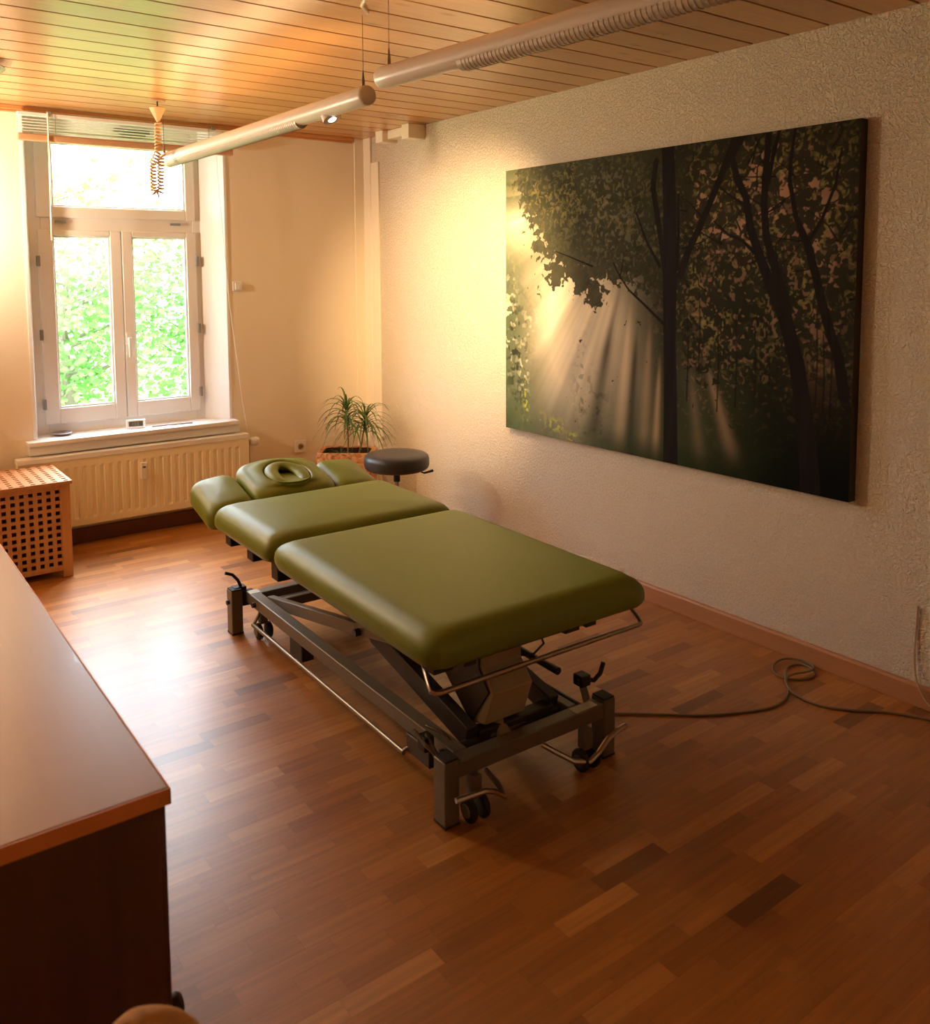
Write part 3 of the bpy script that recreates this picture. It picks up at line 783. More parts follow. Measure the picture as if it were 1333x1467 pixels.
def canvas_print():
    root = empty('canvas_print', (-.02, (PY0 + PY1) / 2, PZ0))
    tag(root, 'large unframed canvas print of sun rays breaking through dark forest trees', 'picture')
    img = forest(NX, NZ)
    W_, H_ = PY1 - PY0, PZ1 - PZ0
    ys = np.linspace(W_ / 2, -W_ / 2, NX); zs = np.linspace(0, H_, NZ)
    co = np.zeros((NZ, NX, 3)); co[..., 0] = -.026; co[..., 1] = ys[None, :]; co[..., 2] = zs[:, None]
    idx = np.arange(NX * NZ).reshape(NZ, NX)
    q = np.stack([idx[:-1, :-1], idx[1:, :-1], idx[1:, 1:], idx[:-1, 1:]], -1).reshape(-1, 4)
    me = bpy.data.meshes.new('print_surface')
    me.vertices.add(NX * NZ); me.vertices.foreach_set('co', co.reshape(-1).astype(np.float32))
    me.loops.add(q.size); me.loops.foreach_set('vertex_index', q.reshape(-1).astype(np.int32))
    me.polygons.add(len(q)); me.polygons.foreach_set('loop_start', np.arange(0, q.size, 4, dtype=np.int32))
    me.update(calc_edges=True)
    at = me.color_attributes.new('print', 'FLOAT_COLOR', 'POINT')
    rgba = np.ones((NX * NZ, 4), np.float32); rgba[:, :3] = img.reshape(-1, 3)
    at.data.foreach_set('color', rgba.reshape(-1))
    mt, nt, b = nodes('forest_print')
    an = N(nt, 'ShaderNodeAttribute', attribute_name='print'); nt.links.new(an.outputs['Color'], b.inputs['Base Color'])
    b.inputs['Roughness'].default_value = .75; b.inputs['Specular IOR Level'].default_value = .08
    tc = N(nt, 'ShaderNodeTexCoord'); wv = N(nt, 'ShaderNodeTexNoise', Scale=900.0); nt.links.new(tc.outputs['Object'], wv.inputs['Vector'])
    bp = N(nt, 'ShaderNodeBump', Strength=.1, Distance=.001); nt.links.new(wv.outputs['Fac'], bp.inputs['Height']); nt.links.new(bp.outputs['Normal'], b.inputs['Normal'])
    me.materials.append(mt)
    o = bpy.data.objects.new('print_surface', me); link(o, root)
    MB().box(-.0255, .019, -W_ / 2, W_ / 2, 0, H_).build('stretcher_frame', M['canvas_edge'], root)
canvas_print()

# ------------------------------------------------------------------ desk in the foreground
desk = empty('desk', (-3.10, -2.87, 0))
tag(desk, 'long desk cabinet with reddish wood top and dark side panel', 'desk')
def D(mb): mb.v = [(a + 3.10, b_ + 2.87, c) for a, b_, c in mb.v]; return mb
D(MB().box(-3.50, -2.697, -3.935, -1.80, .725, .7508)).build('desk_top', M['desk_top'], desk, bevel=.002)
D(MB().box(-3.50, -2.695, -3.938, -3.9352, .724, .7500)).build('edge_band', M['desk_edge'], desk)
D(MB().box(-2.6968, -2.694, -3.938, -1.80, .724, .7500)).build('edge_band', M['desk_edge'], desk)
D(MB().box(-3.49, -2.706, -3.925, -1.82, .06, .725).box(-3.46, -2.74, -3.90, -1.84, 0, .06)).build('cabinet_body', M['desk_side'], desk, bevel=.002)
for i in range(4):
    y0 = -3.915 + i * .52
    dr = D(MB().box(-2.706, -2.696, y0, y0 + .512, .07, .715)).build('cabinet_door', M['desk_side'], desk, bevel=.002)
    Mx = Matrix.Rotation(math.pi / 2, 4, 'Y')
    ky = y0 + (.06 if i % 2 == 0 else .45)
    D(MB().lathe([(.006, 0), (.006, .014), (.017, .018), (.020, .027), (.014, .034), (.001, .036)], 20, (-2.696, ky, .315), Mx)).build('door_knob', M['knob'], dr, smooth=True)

# ------------------------------------------------------------------ chair at the lower edge of the picture
ch = empty('office_chair', (-2.850, -4.44, -.0))
tag(ch, 'tan upholstered chair back just rising into view before the desk end', 'chair')
rings = []
for i in range(25):
    z = .40 + .305 * math.sin(math.pi / 2 * i / 24)
    e = max(0.0, (z - .58) / .125)
    w = .092 * math.sqrt(max(0.0, 1 - e ** 2)) if z > .58 else .092
    w = max(w, .012); d = .030 * (.35 + .65 * math.sqrt(max(0, 1 - e ** 2)))
    rings.append([Vector((w * math.cos(k_ * math.pi / 16), .16 + d * math.sin(k_ * math.pi / 16), z)) for k_ in range(32)])
MB().loft(rings).build('backrest', M['tan_fabric'], ch, smooth=True, angle=80)
pad('seat', -.20, .20, -.24, .13, .40, .46, ch, rc=.09, rt=.03, crown=.01, mat=M['tan_fabric'])
MB().tube([(0, -.05, .40), (0, -.05, .08)], .022, 16).build('gas_column', M['steel_dark'], ch, smooth=True)
MB().tube([(0, .02, .385), (0, .155, .37), (0, .165, .43)], .012, 10).build('back_bracket', M['steel_dark'], ch, smooth=True)
for k_ in range(5):
    a_ = k_ * 2 * math.pi / 5 + .3
    ft = MB().beam((0, -.05, .085), (.24 * math.cos(a_), -.05 + .24 * math.sin(a_), .058), .035, .022).build('star_leg', M['black'], ch, bevel=.003)
    MB().lathe([(.001, -.011), (.022, -.011), (.025, 0), (.022, .011), (.001, .011)], 18, (.235 * math.cos(a_), -.05 + .235 * math.sin(a_), .025), Matrix.Rotation(math.pi / 2, 4, 'Y')).build('castor', M['black_rubber'], ft, smooth=True)

# ------------------------------------------------------------------ slatted wooden crate
CX0, CX1, CY0, CY1, CH = -2.600, -2.092, -.575, -.118, .500
crate = empty('storage_crate', ((CX0 + CX1) / 2, (CY0 + CY1) / 2, 0))
tag(crate, 'square wooden storage crate with a grid of holes beside the radiator', 'storage crate')
cxm, cym = (CX0 + CX1) / 2, (CY0 + CY1) / 2
def grid_panel(mb, u0, u1, w0, w1, nu, nw, hole, place, th):
    """a board with nu x nw square holes; place(u, w, t) gives the point"""
    pu = (u1 - u0) / nu; pw = (w1 - w0) / nw
    us = [u0]; ws = [w0]
    for i in range(nu): us += [u0 + pu * (i + .5) - hole / 2, u0 + pu * (i + .5) + hole / 2]
    us.append(u1)
    for i in range(nw): ws += [w0 + pw * (i + .5) - hole / 2, w0 + pw * (i + .5) + hole / 2]
    ws.append(w1)
    nU, nW = len(us), len(ws)
    vs = [place(a, b_, t) for t in (0, th) for a in us for b_ in ws]
    I = lambda t, i, j: t * nU * nW + i * nW + j
    fs = []
    for i in range(nU - 1):
        for j in range(nW - 1):
            h_ = (i % 2 == 1) and (j % 2 == 1)
            if not h_:
                fs.append((I(0, i, j), I(0, i + 1, j), I(0, i + 1, j + 1), I(0, i, j + 1)))
                fs.append((I(1, i, j), I(1, i, j + 1), I(1, i + 1, j + 1), I(1, i + 1, j)))
            else:
                for (p, q) in (((i, j), (i + 1, j)), ((i + 1, j), (i + 1, j + 1)), ((i + 1, j + 1), (i, j + 1)), ((i, j + 1), (i, j))):
                    fs.append((I(0, *p), I(0, *q), I(1, *q), I(1, *p)))
    for i in range(nU - 1):
        for j in (0, nW - 1): fs.append((I(0, i, j), I(1, i, j), I(1, i + 1, j), I(0, i + 1, j)))
    for j in range(nW - 1):
        for i in (0, nU - 1): fs.append((I(0, i, j), I(0, i, j + 1), I(1, i, j + 1), I(1, i, j)))
    mb.add(vs, fs)
    return mb
PW = .048
A0, A1, B0, B1 = CX0 - cxm, CX1 - cxm, CY0 - cym, CY1 - cym
for (px, py) in ((A0 + .008, B0), (A1 - PW - .008, B0), (A0 + .008, B1 - PW), (A1 - PW - .008, B1 - PW)):
    MB().box(px, px + PW, py + .008, py + PW, 0, CH - .018).build('post', M['crate'], crate, bevel=.003)
grid_panel(MB(), A0 + PW, A1 - PW, .055, CH - .035, 10, 11, .0215, lambda a, b_, t: (a, B0 + .016 + t, b_), .014).build('grid_panel', M['crate'], crate)
grid_panel(MB(), A0 + PW, A1 - PW, .055, CH - .035, 10, 11, .0215, lambda a, b_, t: (a, B1 - .016 - t, b_), .014).build('grid_panel', M['crate'], crate)
grid_panel(MB(), B0 + PW, B1 - PW, .055, CH - .035, 10, 11, .0215, lambda a, b_, t: (A1 - .016 - t, a, b_), .014).build('grid_panel', M['crate'], crate)
grid_panel(MB(), B0 + PW, B1 - PW, .055, CH - .035, 10, 11, .0215, lambda a, b_, t: (A0 + .016 + t, a, b_), .014).build('grid_panel', M['crate'], crate)
MB().box(A0 + PW, A1 - PW, B0 + .014, B0 + .032, .035, .056).build('rail', M['crate'], crate, bevel=.002)
MB().box(A0 + PW, A1 - PW, B0 + .012, B0 + .032, CH - .045, CH - .018).build('rail', M['crate'], crate, bevel=.002)
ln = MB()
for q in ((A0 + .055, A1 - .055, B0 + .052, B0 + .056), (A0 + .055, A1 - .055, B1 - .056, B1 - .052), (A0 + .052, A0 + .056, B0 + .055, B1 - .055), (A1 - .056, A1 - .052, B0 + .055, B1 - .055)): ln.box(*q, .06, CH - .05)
ln.build('shade_liner', M['crate_shade'], crate)  # panels added behind the holes, interior shade put into their colour
MB().box(A0 + .03, A1 - .03, B0 + .03, B1 - .03, .05, .060).build('bottom_board', M['crate_shade'], crate)
grid_panel(MB(), A0, A1, B0 - .006, B1, 10, 10, .0215, lambda a, b_, t: (a, b_, CH - .016 + t), .016).build('lid', M['crate'], crate)

# ------------------------------------------------------------------ radiator under the sill
RX0, RX1, RZ0, RZ1, RY = -2.26, -.935, .128, .512, -.105
rad = empty('radiator', ((RX0 + RX1) / 2, -.03, 0))
tag(rad, 'cream ribbed panel radiator mounted below the window sill', 'radiator')
rxm = (RX0 + RX1) / 2
def RD(mb): mb.v = [(a - rxm, b_ + .03, c) for a, b_, c in mb.v]; return mb
pitch = .0478
prof = []
x = RX0 + .03
pts = [(RX0, RY + .0)]
mb = MB()
# front panel: section in x, pressed channels between rounded ends
nchan = int((RX1 - RX0 - .04) / pitch)
xs = []
for i in range(nchan):
    c0 = RX0 + .03 + i * pitch
    xs += [(c0, 0), (c0 + .010, 0), (c0 + .016, .006), (c0 + .032, .006), (c0 + .038, 0)]
xs = [(RX0, 0)] + xs + [(RX1, 0)]
zl = [(RZ0, 0), (RZ0 + .035, 0), (RZ0 + .048, 1), (RZ1 - .060, 1), (RZ1 - .047, 0), (RZ1 - .0, 0)]
vs = []; fs = []
for (z, k_) in zl:
    for (x, d) in xs: vs.append((x, RY + (0 if d == 0 else d * k_), z))
nX = len(xs)
for j in range(len(zl) - 1):
    for i in range(nX - 1): fs.append((j * nX + i, j * nX + i + 1, (j + 1) * nX + i + 1, (j + 1) * nX + i))
mb.add(vs, fs)
RD(mb).build('front_panel', M['cream'], rad)
RD(MB().box(RX0, RX1, RY + .008, -.035, RZ0 + .004, RZ1 - .004)).build('radiator_body', M['cream'], rad, bevel=.003)
RD(MB().box(RX0 - .003, RX1 + .003, RY - .004, -.030, RZ1 - .004, RZ1 + .026)).build('top_grille', M['white'], rad, bevel=.003)
RD(MB().box(RX0 + .15, RX0 + .18, -.04, -.002, .2, .45)).build('wall_bracket', M['plastic_white'], rad)
RD(MB().box(RX1 - .18, RX1 - .15, -.04, -.002, .2, .45)).build('wall_bracket', M['plastic_white'], rad)
rv = RD(MB().tube([(RX1, -.065, .475), (RX1 + .025, -.065, .475)], .011, 14).tube([(RX1 + .014, -.065, .475), (RX1 + .014, -.065, .10), (RX1 + .014, -.03, .06), (RX1 + .014, -.002, .06)], .0075, 10)).build('supply_pipe', M['bronze_rod'], rad, smooth=True)
RD(MB().lathe([(.012, 0), (.022, .004), (.027, .018), (.027, .046), (.021, .060), (.001, .062)], 20, (RX1 + .022, -.065, .475), Matrix.Rotation(math.pi / 2, 4, 'Y'))).build('thermostat_knob', M['white'], rv, smooth=True)
hcm = RD(MB().box(-1.612, -1.578, RY - .022, RY + .002, .345, .445)).build('heat_cost_meter', M['plastic_white'], rad, bevel=.004)
RD(MB().box(-1.604, -1.586, RY - .0232, RY - .021, .412, .422)).build('meter_display', M['lcd'], hcm)

# ------------------------------------------------------------------ things on the sill
ck = empty('digital_clock', (-1.588, .035, .624), R(-14))
tag(ck, 'small white digital clock with dark display on the window sill', 'clock')
MB().prism([(-.02, 0), (.022, 0), (.012, .052), (-.010, .052)], -.055, .055, 'x').build('clock_body', M['white'], ck, bevel=.004)
Mt = Matrix.Rotation(R(-11), 4, 'X')
Mt.translation = Vector((0, -.0205, 0.0))
MB().box(-.040, .040, -.0012, .003, .014, .044, Mt).build('display', M['lcd'], ck)
def seg_digit(mb, x, z, w, h, on):
    t = .0022
    S = {'a': (x, x + w, z + h - t, z + h), 'g': (x, x + w, z + h / 2 - t / 2, z + h / 2 + t / 2), 'd': (x, x + w, z, z + t),
         'f': (x, x + t, z + h / 2, z + h), 'b': (x + w - t, x + w, z + h / 2, z + h), 'e': (x, x + t, z, z + h / 2), 'c': (x + w - t, x + w, z, z + h / 2)}
    for k_ in on: q = S[k_]; mb.box(q[0], q[1], -.002, -.0010, q[2], q[3], Mt)
dg = MB()
seg_digit(dg, -.024, .020, .008, .018, 'bc'); seg_digit(dg, -.010, .020, .010, .018, 'abgcd'); seg_digit(dg, .007, .020, .010, .018, 'abcdefg')
dg.box(-.0135, -.0120, -.002, -.0010, .024, .026, Mt).box(-.0135, -.0120, -.002, -.0010, .032, .034, Mt)
dg.build('digits', simple('lcd_numbers', (.28, .25, .17), .4), ck)

ds = MB().lathe([(.022, 0), (.046, .006), (.058, .016), (.055, .018), (.044, .009), (.020, .004), (.001, .003)], 36, (-1.995, .066, .6245)).build('dish', M['dish'], smooth=True)
tag(ds, 'small grey shallow dish at the left end of the window sill', 'dish')
st = MB().tube([(-1.50, .008, .628), (-1.26, -.012, .628)], .0035, 10).build('incense_stick', simple('stick_brown', (.20, .11, .08), .6), smooth=True)
st.name = 'thin_rod'
tag(st, 'thin brown rod lying on the sill right of the clock', 'rod')

# ------------------------------------------------------------------ raised blind
bl = empty('window_blind', (-1.577, -.06, 2.43))
tag(bl, 'raised slatted blind with wooden bottom rail across the window top', 'blind')
def BL(mb): mb.v = [(a + 1.577, b_ + .06, c - 2.43) for a, b_, c in mb.v]; return mb
BX0, BX1 = -2.175, -.978
BL(MB().box(BX0, BX1, -.080, -.042, 2.392, 2.412)).build('head_rail', M['plastic_white'], bl, bevel=.002)
for i in range(5):
    zc = 2.376 - i * .0155
    BL(MB().box(BX0 + .004, BX1 - .004, -.072, -.048, zc - .0012, zc + .0012)).build('slat', M['plastic_white'], bl)
BL(MB().prism([(-.076, 2.262), (-.044, 2.262), (-.040, 2.270), (-.040, 2.294), (-.046, 2.300), (-.074, 2.300), (-.080, 2.294), (-.080, 2.270)], BX0, BX1, 'x')).build('bottom_rail', M['rail_wood'], bl, bevel=.002)
BL(MB().tube([(-2.028, -.086, 2.415), (-2.028, -.086, 2.36)], .005, 8).tube([(-2.028, -.086, 2.36), (-2.035, -.088, 1.73)], .0042, 8)).build('tilt_wand', simple('clear_plastic', (.75, .75, .68), .2), bl, smooth=True)
BL(MB().tube([(-1.090, -.088, 2.41), (-1.085, -.088, 2.15), (-1.035, -.088, 1.40), (-.965, -.088, .75), (-.935, -.10, .530)], .0016, 6)).build('pull_cord', M['plastic_white'], bl, smooth=True)
for bx in (-1.99, -1.13):
    BL(MB().tube([(bx, -.082, 2.41), (bx, -.082, 2.30)], .0014, 6)).build('ladder_cord', M['gasket'], bl)
for bx in (-2.02, -1.10):
    BL(MB().box(bx - .012, bx + .012, -.09, -.04, 2.405, 2.424)).build('bracket', M['grey_plastic'], bl, bevel=.002)

# ------------------------------------------------------------------ wall sockets
def plate(name, x, z, label, socket):
    o = empty(name, (x, -.0005, z))
    tag(o, label, 'socket' if socket else 'switch')
    s = .041 if socket else .030
    pb = MB().box(-s, s, -.010, 0, -s, s).build('cover_plate', M['plastic_white'], o, bevel=.003)
    if socket:
        MB().lathe([(.021, 0), (.021, .004), (.017, .004), (.016, -.004), (.001, -.004)], 24, (0, -.0100, 0), Matrix.Rotation(math.pi / 2, 4, 'X')).build('socket_well', M['cord_tan'], o, smooth=True)
        for sx in (-.0095, .0095):
            MB().tube([(sx, -.0095, 0), (sx, -.0075, 0)], .0025, 10).build('contact_hole', M['black'], pb)
    else:
        MB().box(-.018, .018, -.022, -.010, -.022, .022).build('rocker', M['plastic_white'], o, bevel=.004)
    return o
plate('wall_socket', -.530, .388, 'cream wall socket on the window wall, left of the potted plant', True)
plate('blind_cord_cleat', -.944, 1.462, 'small cream fitting on the wall just right of the window', False).name = 'wall_fitting'

# ------------------------------------------------------------------ wooden blocks in the upper corner
bk = MB().box(-.115, -.001, -.42, -.335, 2.375, 2.4499).box(-.075, -.001, -.66, -.42, 2.395, 2.4499).box(-.125, -.001, -.74, -.66, 2.360, 2.4499).build('curtain_bracket', M['wall'], bevel=.004)
tag(bk, 'cream painted wooden bracket under the ceiling in the far corner', 'bracket')

# ------------------------------------------------------------------ stool
sx, sy = -.478, -1.120
stl = empty('round_stool', (sx, sy, 0), R(20))
tag(stl, 'round black swivel stool between the massage table and picture wall', 'stool')
MB().lathe([(.06, .430), (.165, .432), (.181, .442), (.186, .458), (.186, .490), (.180, .508), (.166, .517), (.12, .521), (.06, .522), (.001, .522)], 56).build('seat', M['stool'], stl, smooth=True, angle=70)
MB().lathe([(.05, .418), (.05, .430), (.001, .430)], 24).build('seat_plate', M['black'], stl, smooth=True)
MB().lathe([(.019, .36), (.019, .42), (.016, .42)], 20).build('column_collar', M['black'], stl, smooth=True)
MB().lathe([(.0125, .25), (.0125, .36)], 20).build('gas_piston', M['bronze_rod'], stl, smooth=True)
MB().lathe([(.030, .10), (.024, .25), (.018, .268), (.013, .27)], 24).build('column', M['black'], stl, smooth=True)
MB().tube([(.02, .0, .424), (.12, -.06, .420), (.135, -.075, .395), (.150, -.085, .388), (.20, -.11, .396)], [.004, .004, .004, .006, .008], 10).build('height_lever', M['black'], stl, smooth=True)
for k_ in range(5):
    a_ = k_ * 2 * math.pi / 5 + .2
    lg = MB().beam((.02 * math.cos(a_), .02 * math.sin(a_), .110), (.27 * math.cos(a_), .27 * math.sin(a_), .068), .032, .022).build('star_leg', M['chrome'], stl, bevel=.005)
    cs = MB().tube([(.26 * math.cos(a_), .26 * math.sin(a_), .066), (.26 * math.cos(a_), .26 * math.sin(a_), .045)], .008, 10).build('castor_stem', M['steel_dark'], lg)
    for s in (-1, 1):
        MB().lathe([(.001, -.008), (.020, -.008), (.025, 0), (.020, .008), (.001, .008)], 20, (.26 * math.cos(a_) + s * .012, .26 * math.sin(a_), .025), Matrix.Rotation(math.pi / 2, 4, 'Y')).build('castor_wheel', M['black_rubber'], lg, smooth=True)

# ------------------------------------------------------------------ planter with two plants
pcx, pcy, prz = -.385, -.385, R(-38)
pl = empty('planter', (pcx, pcy, 0), prz)
tag(pl, 'rough orange stone planter box standing diagonally in the far corner', 'planter')
pm = MB()
def ring_box(a, b_, z, jit=0):
    return [Vector((x, y, z)) for x, y in rrect(-a, a, -b_, b_, .03, 48)]
pm.loft([ring_box(.165, .115, 0), ring_box(.172, .122, .1), ring_box(.180, .128, .3), ring_box(.182, .130, .395), ring_box(.178, .126, .408), ring_box(.153, .101, .408), ring_box(.1485, .0965, .402), ring_box(.1485, .0965, .30)], True, True)
pm.build('planter_box', M['planter'], pl, smooth=True, angle=50)
MB().loft([ring_box(.1478, .0958, .360), ring_box(.1482, .0962, .404), ring_box(.1468, .0948, .404), ring_box(.1464, .0944, .360)], False, False, True).build('dark_inner_wall', M['soil'], pl, smooth=True)  # dark sleeve over the inner wall, in the soil colour
MB().loft([ring_box(.145, .093, .31), ring_box(.145, .093, .365), ring_box(.10, .06, .375)]).build('soil', M['soil'], pl, smooth=True)

random.seed(5)
def blade(mb, base, az, elev, L_, w, droop, seg=9):
    p = Vector(base); d = Vector((math.cos(az) * math.cos(elev), math.sin(az) * math.cos(elev), math.sin(elev)))
    side = Vector((-math.sin(az), math.cos(az), 0))
    vs = []; 
    for i in range(seg + 1):
        t = i / seg
        ww = w * (1 - t) ** .7 * (.55 + 1.2 * min(t * 3, 1) * .45)
        nrm = side.cross(d).normalized()
        vs += [p - side * ww, p + nrm * ww * -.35, p + side * ww]
        p = p + d * (L_ / seg)
        d = (d + Vector((0, 0, -droop / seg))).normalized()
    fs = []
    for i in range(seg):
        a_ = i * 3
        fs += [(a_, a_ + 1, a_ + 4, a_ + 3), (a_ + 1, a_ + 2, a_ + 5, a_ + 4)]
    mb.add(vs, fs)
dr = empty('dracaena', (-.37, -.40, .37))
tag(dr, 'tall potted dragon tree with thin arching leaves in the corner planter', 'plant')
heads = [((-.385, -.385, .66), 46, .27, (-.385, -.385)), ((-.270, -.42, .595), 44, .27, (-.33, -.42))]
for (hx, hy, hz), nl, L_, (bx, by) in heads:
    h0 = Vector((hx + .37, hy + .40, hz - .37)); b0 = Vector((bx + .37, by + .40, -.02))
    MB().tube([b0, b0 * .6 + h0 * .4 + Vector((.008, 0, 0)), h0], [.006, .005, .004], 8).build('stem', M['stem'], dr, smooth=True)
    for k_ in range(nl):
        lb = MB()
        az = k_ * 2.39996 + random.uniform(-.2, .2)
        f = k_ / nl
        blade(lb, h0 + Vector((0, 0, -.09 + .11 * f)), az, R(22 + 44 * f + random.uniform(-10, 10)), L_ * random.uniform(.85, 1.22) * (1 - .12 * f), .0080, 2.7)
        lb.build('leaf', M['blade'], dr, smooth=True)
sp = empty('spider_plant', (-.445, -.410, .37))
tag(sp, 'small low tufted plant at the foot of the dragon tree', 'plant')
for k_ in range(26):
    lb = MB(); az = k_ * 2.39996
    blade(lb, (0, 0, -.012), az, R(28 + 45 * (k_ / 26)), random.uniform(.09, .15), .0055, 2.0, 7)
    lb.build('leaf', M['blade'], sp, smooth=True)

# ------------------------------------------------------------------ hanging tube lamps
def tube_lamp(label, a, b_, r, louvre, ends, spot_at=None):
    a = Vector(a); b_ = Vector(b_)
    d = (b_ - a); Ln = d.length; rz = math.atan2(d.y, d.x) - math.pi / 2
    o = empty('tube_lamp', a, rz); tag(o, label, 'ceiling lamp', 'hanging tube lamps')
    n = 40
    # main tube runs along local +y
    body = MB()
    prof = [(r * .80, 0), (r * .94, .004), (r, .014), (r, .10)]
    rg = []
    for rr_, yy_ in prof + [(r, Ln - .10), (r, Ln - .014), (r * .94, Ln - .004), (r * .80, Ln)]:
        rg.append([Vector((rr_ * math.cos(k_ * 2 * math.pi / n), yy_, rr_ * math.sin(k_ * 2 * math.pi / n))) for k_ in range(n)])
    body.loft(rg)
    bo = body.build('lamp_tube', M['lamp_body'], o, smooth=True, angle=50)
    # reflector module along the underside
    y0, y1 = louvre
    lo = MB()
    m_ = 14
    def arc(y, s=1.0):
        return [Vector((r * .80 * s * math.cos(math.pi + math.pi * k_ / m_), y, -r * .55 + r * .78 * s * math.sin(math.pi + math.pi * k_ / m_))) for k_ in range(m_ + 1)]
    lo.loft([arc(y0), arc(y0 + .0), arc(y1)], True, True)
    lo.build('reflector', M['louvre'], o, smooth=True, angle=50)
    nl = min(int((y1 - y0) / .0165), 96)
    for k_ in range(nl):
        yy_ = y0 + .02 + (y1 - y0 - .04) * k_ / (nl - 1)
        fin = MB()
        fin.loft([arc(yy_ - .0011, 1.045), arc(yy_ + .0011, 1.045)], True, True)
        fin.build('louvre_fin', M['louvre'], bo, smooth=False)
    for e in ends:
        ly, top = e
        cz = H - a.z
        c = MB().tube([(0, ly, r + .05), (0, ly, cz)], .0014, 6).build('suspension_cable', M['cable_steel'], o)
        MB().tube([(0, ly, r - .002), (0, ly, r + .018), (0, ly, r + .055)], [.006, .006, .002], 10).build('cable_gripper', M['cable_steel'], c, smooth=True)
    if spot_at is not None:
        Mx = Vector((.15, -.45, -.85)).to_track_quat('Z', 'Y').to_matrix().to_4x4()
        MB().lathe([(.033, -.045), (.036, .018), (.031, .019)], 28, (.012, spot_at, -r * .75), Mx).build('spot_head', M['lamp_body'], o, smooth=True)
        MB().lathe([(.031, .0185), (.001, .0195)], 28, (.012, spot_at, -r * .75), Mx).build('spot_lens', M['spot_disc'], o)
    return o
far = tube_lamp('hanging white tube lamp near the window with a small lit spot', (-1.485, -2.545, 2.170), (-1.495, -.33, 2.170), .036, (.52, 2.10), ((.035, 0), (2.18, 0)), .30)
near = tube_lamp('hanging white tube lamp overhead with silver louvre, nearer the camera', (-1.512, -2.675, 2.200), (-1.35, -4.70, 2.200), .037, (.42, 1.95), ((.045, 0), (1.95, 0)))
spot('lamp_spot_light', (-1.45, -2.24, 2.08), (0, -1.20, 1.42), WALL_SPOT, 62, 1.0, WARM, .025)
for nm_, p0_, p1_ in (('lamp_uplight_far', (-1.487, -2.30, 2.212), (-1.494, -.6, 2.212)), ('lamp_uplight_near', (-1.49, -2.85, 2.243), (-1.46, -3.40, 2.243))):
    al = bpy.data.lights.new(nm_, 'AREA'); al.shape = 'RECTANGLE'; al.color = WARM; al.energy = UPLIGHT * (1.0 if nm_.endswith('far') else .3)
    p0_ = Vector(p0_); p1_ = Vector(p1_); al.size = .03; al.size_y = (p1_ - p0_).length
    ao = link(bpy.data.objects.new(nm_, al)); ao.location = (p0_ + p1_) / 2
    ao.rotation_euler = (math.pi, 0, math.atan2(-(p1_ - p0_).x, (p1_ - p0_).y))

# coiled cord hanging from its ceiling cup by the window
cc = empty('coiled_cord', (-1.60, -.60, H))
tag(cc, 'ivory coiled electric cord looping down from a ceiling cup', 'cord')
MB().lathe([(.042, -.010), (.042, 0), (.001, 0)], 28).build('ceiling_base', M['rail_wood'], cc, smooth=True)
MB().tube([(0, 0, -.008), (0, 0, -.040)], .004, 8).build('hook', M['steel_dark'], cc)
MB().lathe([(.001, -.118), (.006, -.116), (.042, -.046), (.040, -.042), (.001, -.042)], 28).build('ceiling_cup', M['cord_tan'], cc, smooth=True)
def coil(path, r, turns, wr):
    pts = []
    P_ = [Vector(q) for q in path]
    seg = [(P_[i + 1] - P_[i]).length for i in range(len(P_) - 1)]; tot = sum(seg)
    nn = turns * 12
    for k_ in range(nn + 1):
        t = k_ / nn * tot; i = 0
        while i < len(seg) - 1 and t > seg[i]: t -= seg[i]; i += 1
        f = t / seg[i]; q = P_[i].lerp(P_[i + 1], min(f, 1))
        d = (P_[min(i + 1, len(P_) - 1)] - P_[i]).normalized()
        s = Vector((.3, 1, 0)).normalized(); s = (s - d * s.dot(d)).normalized(); u_ = d.cross(s)
        a_ = 2 * math.pi * k_ / 12
        pts.append(q + (s * math.cos(a_) + u_ * math.sin(a_)) * r)
    return MB().tube(pts, wr, 6)
# hangs in a loop, then rises to the lamp end
loop = []
for k_ in range(0, 13):
    a_ = math.pi * k_ / 12
    loop.append((-.020 - .019 * math.cos(a_), -.012, -.455 - .036 * math.sin(a_)))
coil([(.0, 0, -.115), (-.004, 0, -.27), (-.036, -.012, -.33)] + loop + [(.002, -.01, -.38), (.006, -.005, -.30)], .0150, 34, .0048).build('coil', M['cord_tan'], cc, smooth=True, angle=80)
MB().tube([(.006, -.005, -.30), (.040, .02, -.275), (.095, .27, -.262)], .004, 8).build('plug_lead', M['cord_tan'], cc, smooth=True)

# second ceiling cup with slack lead over the gap between the lamps
c2 = empty('lamp_lead', (-1.575, -2.66, H))
tag(c2, 'short slack white lead at the ceiling above the gap between the tube lamps', 'cord')
MB().tube([(-.03, -.10, -.001), (0, 0, -.018), (.085, .105, -.003)], .006, 10).build('lead', M['lamp_body'], c2, smooth=True)

# globe ceiling lamp at the left edge
gl = empty('ceiling_bowl_lamp', (-2.505, -.99, H))
tag(gl, 'white bowl ceiling lamp cut off by the left picture edge', 'ceiling lamp')
MB().lathe([(.05, 0), (.05, -.02), (.001, -.02)], 28).build('lamp_base', M['white'], gl, smooth=True)
MB().lathe([(.001, -.100), (.05, -.092), (.095, -.062), (.112, -.036), (.128, -.024), (.124, -.018), (.06, -.016), (.001, -.016)], 40).build('glass_bowl', simple('opal_glass', (.80, .74, .66), .2), gl, smooth=True, angle=60)

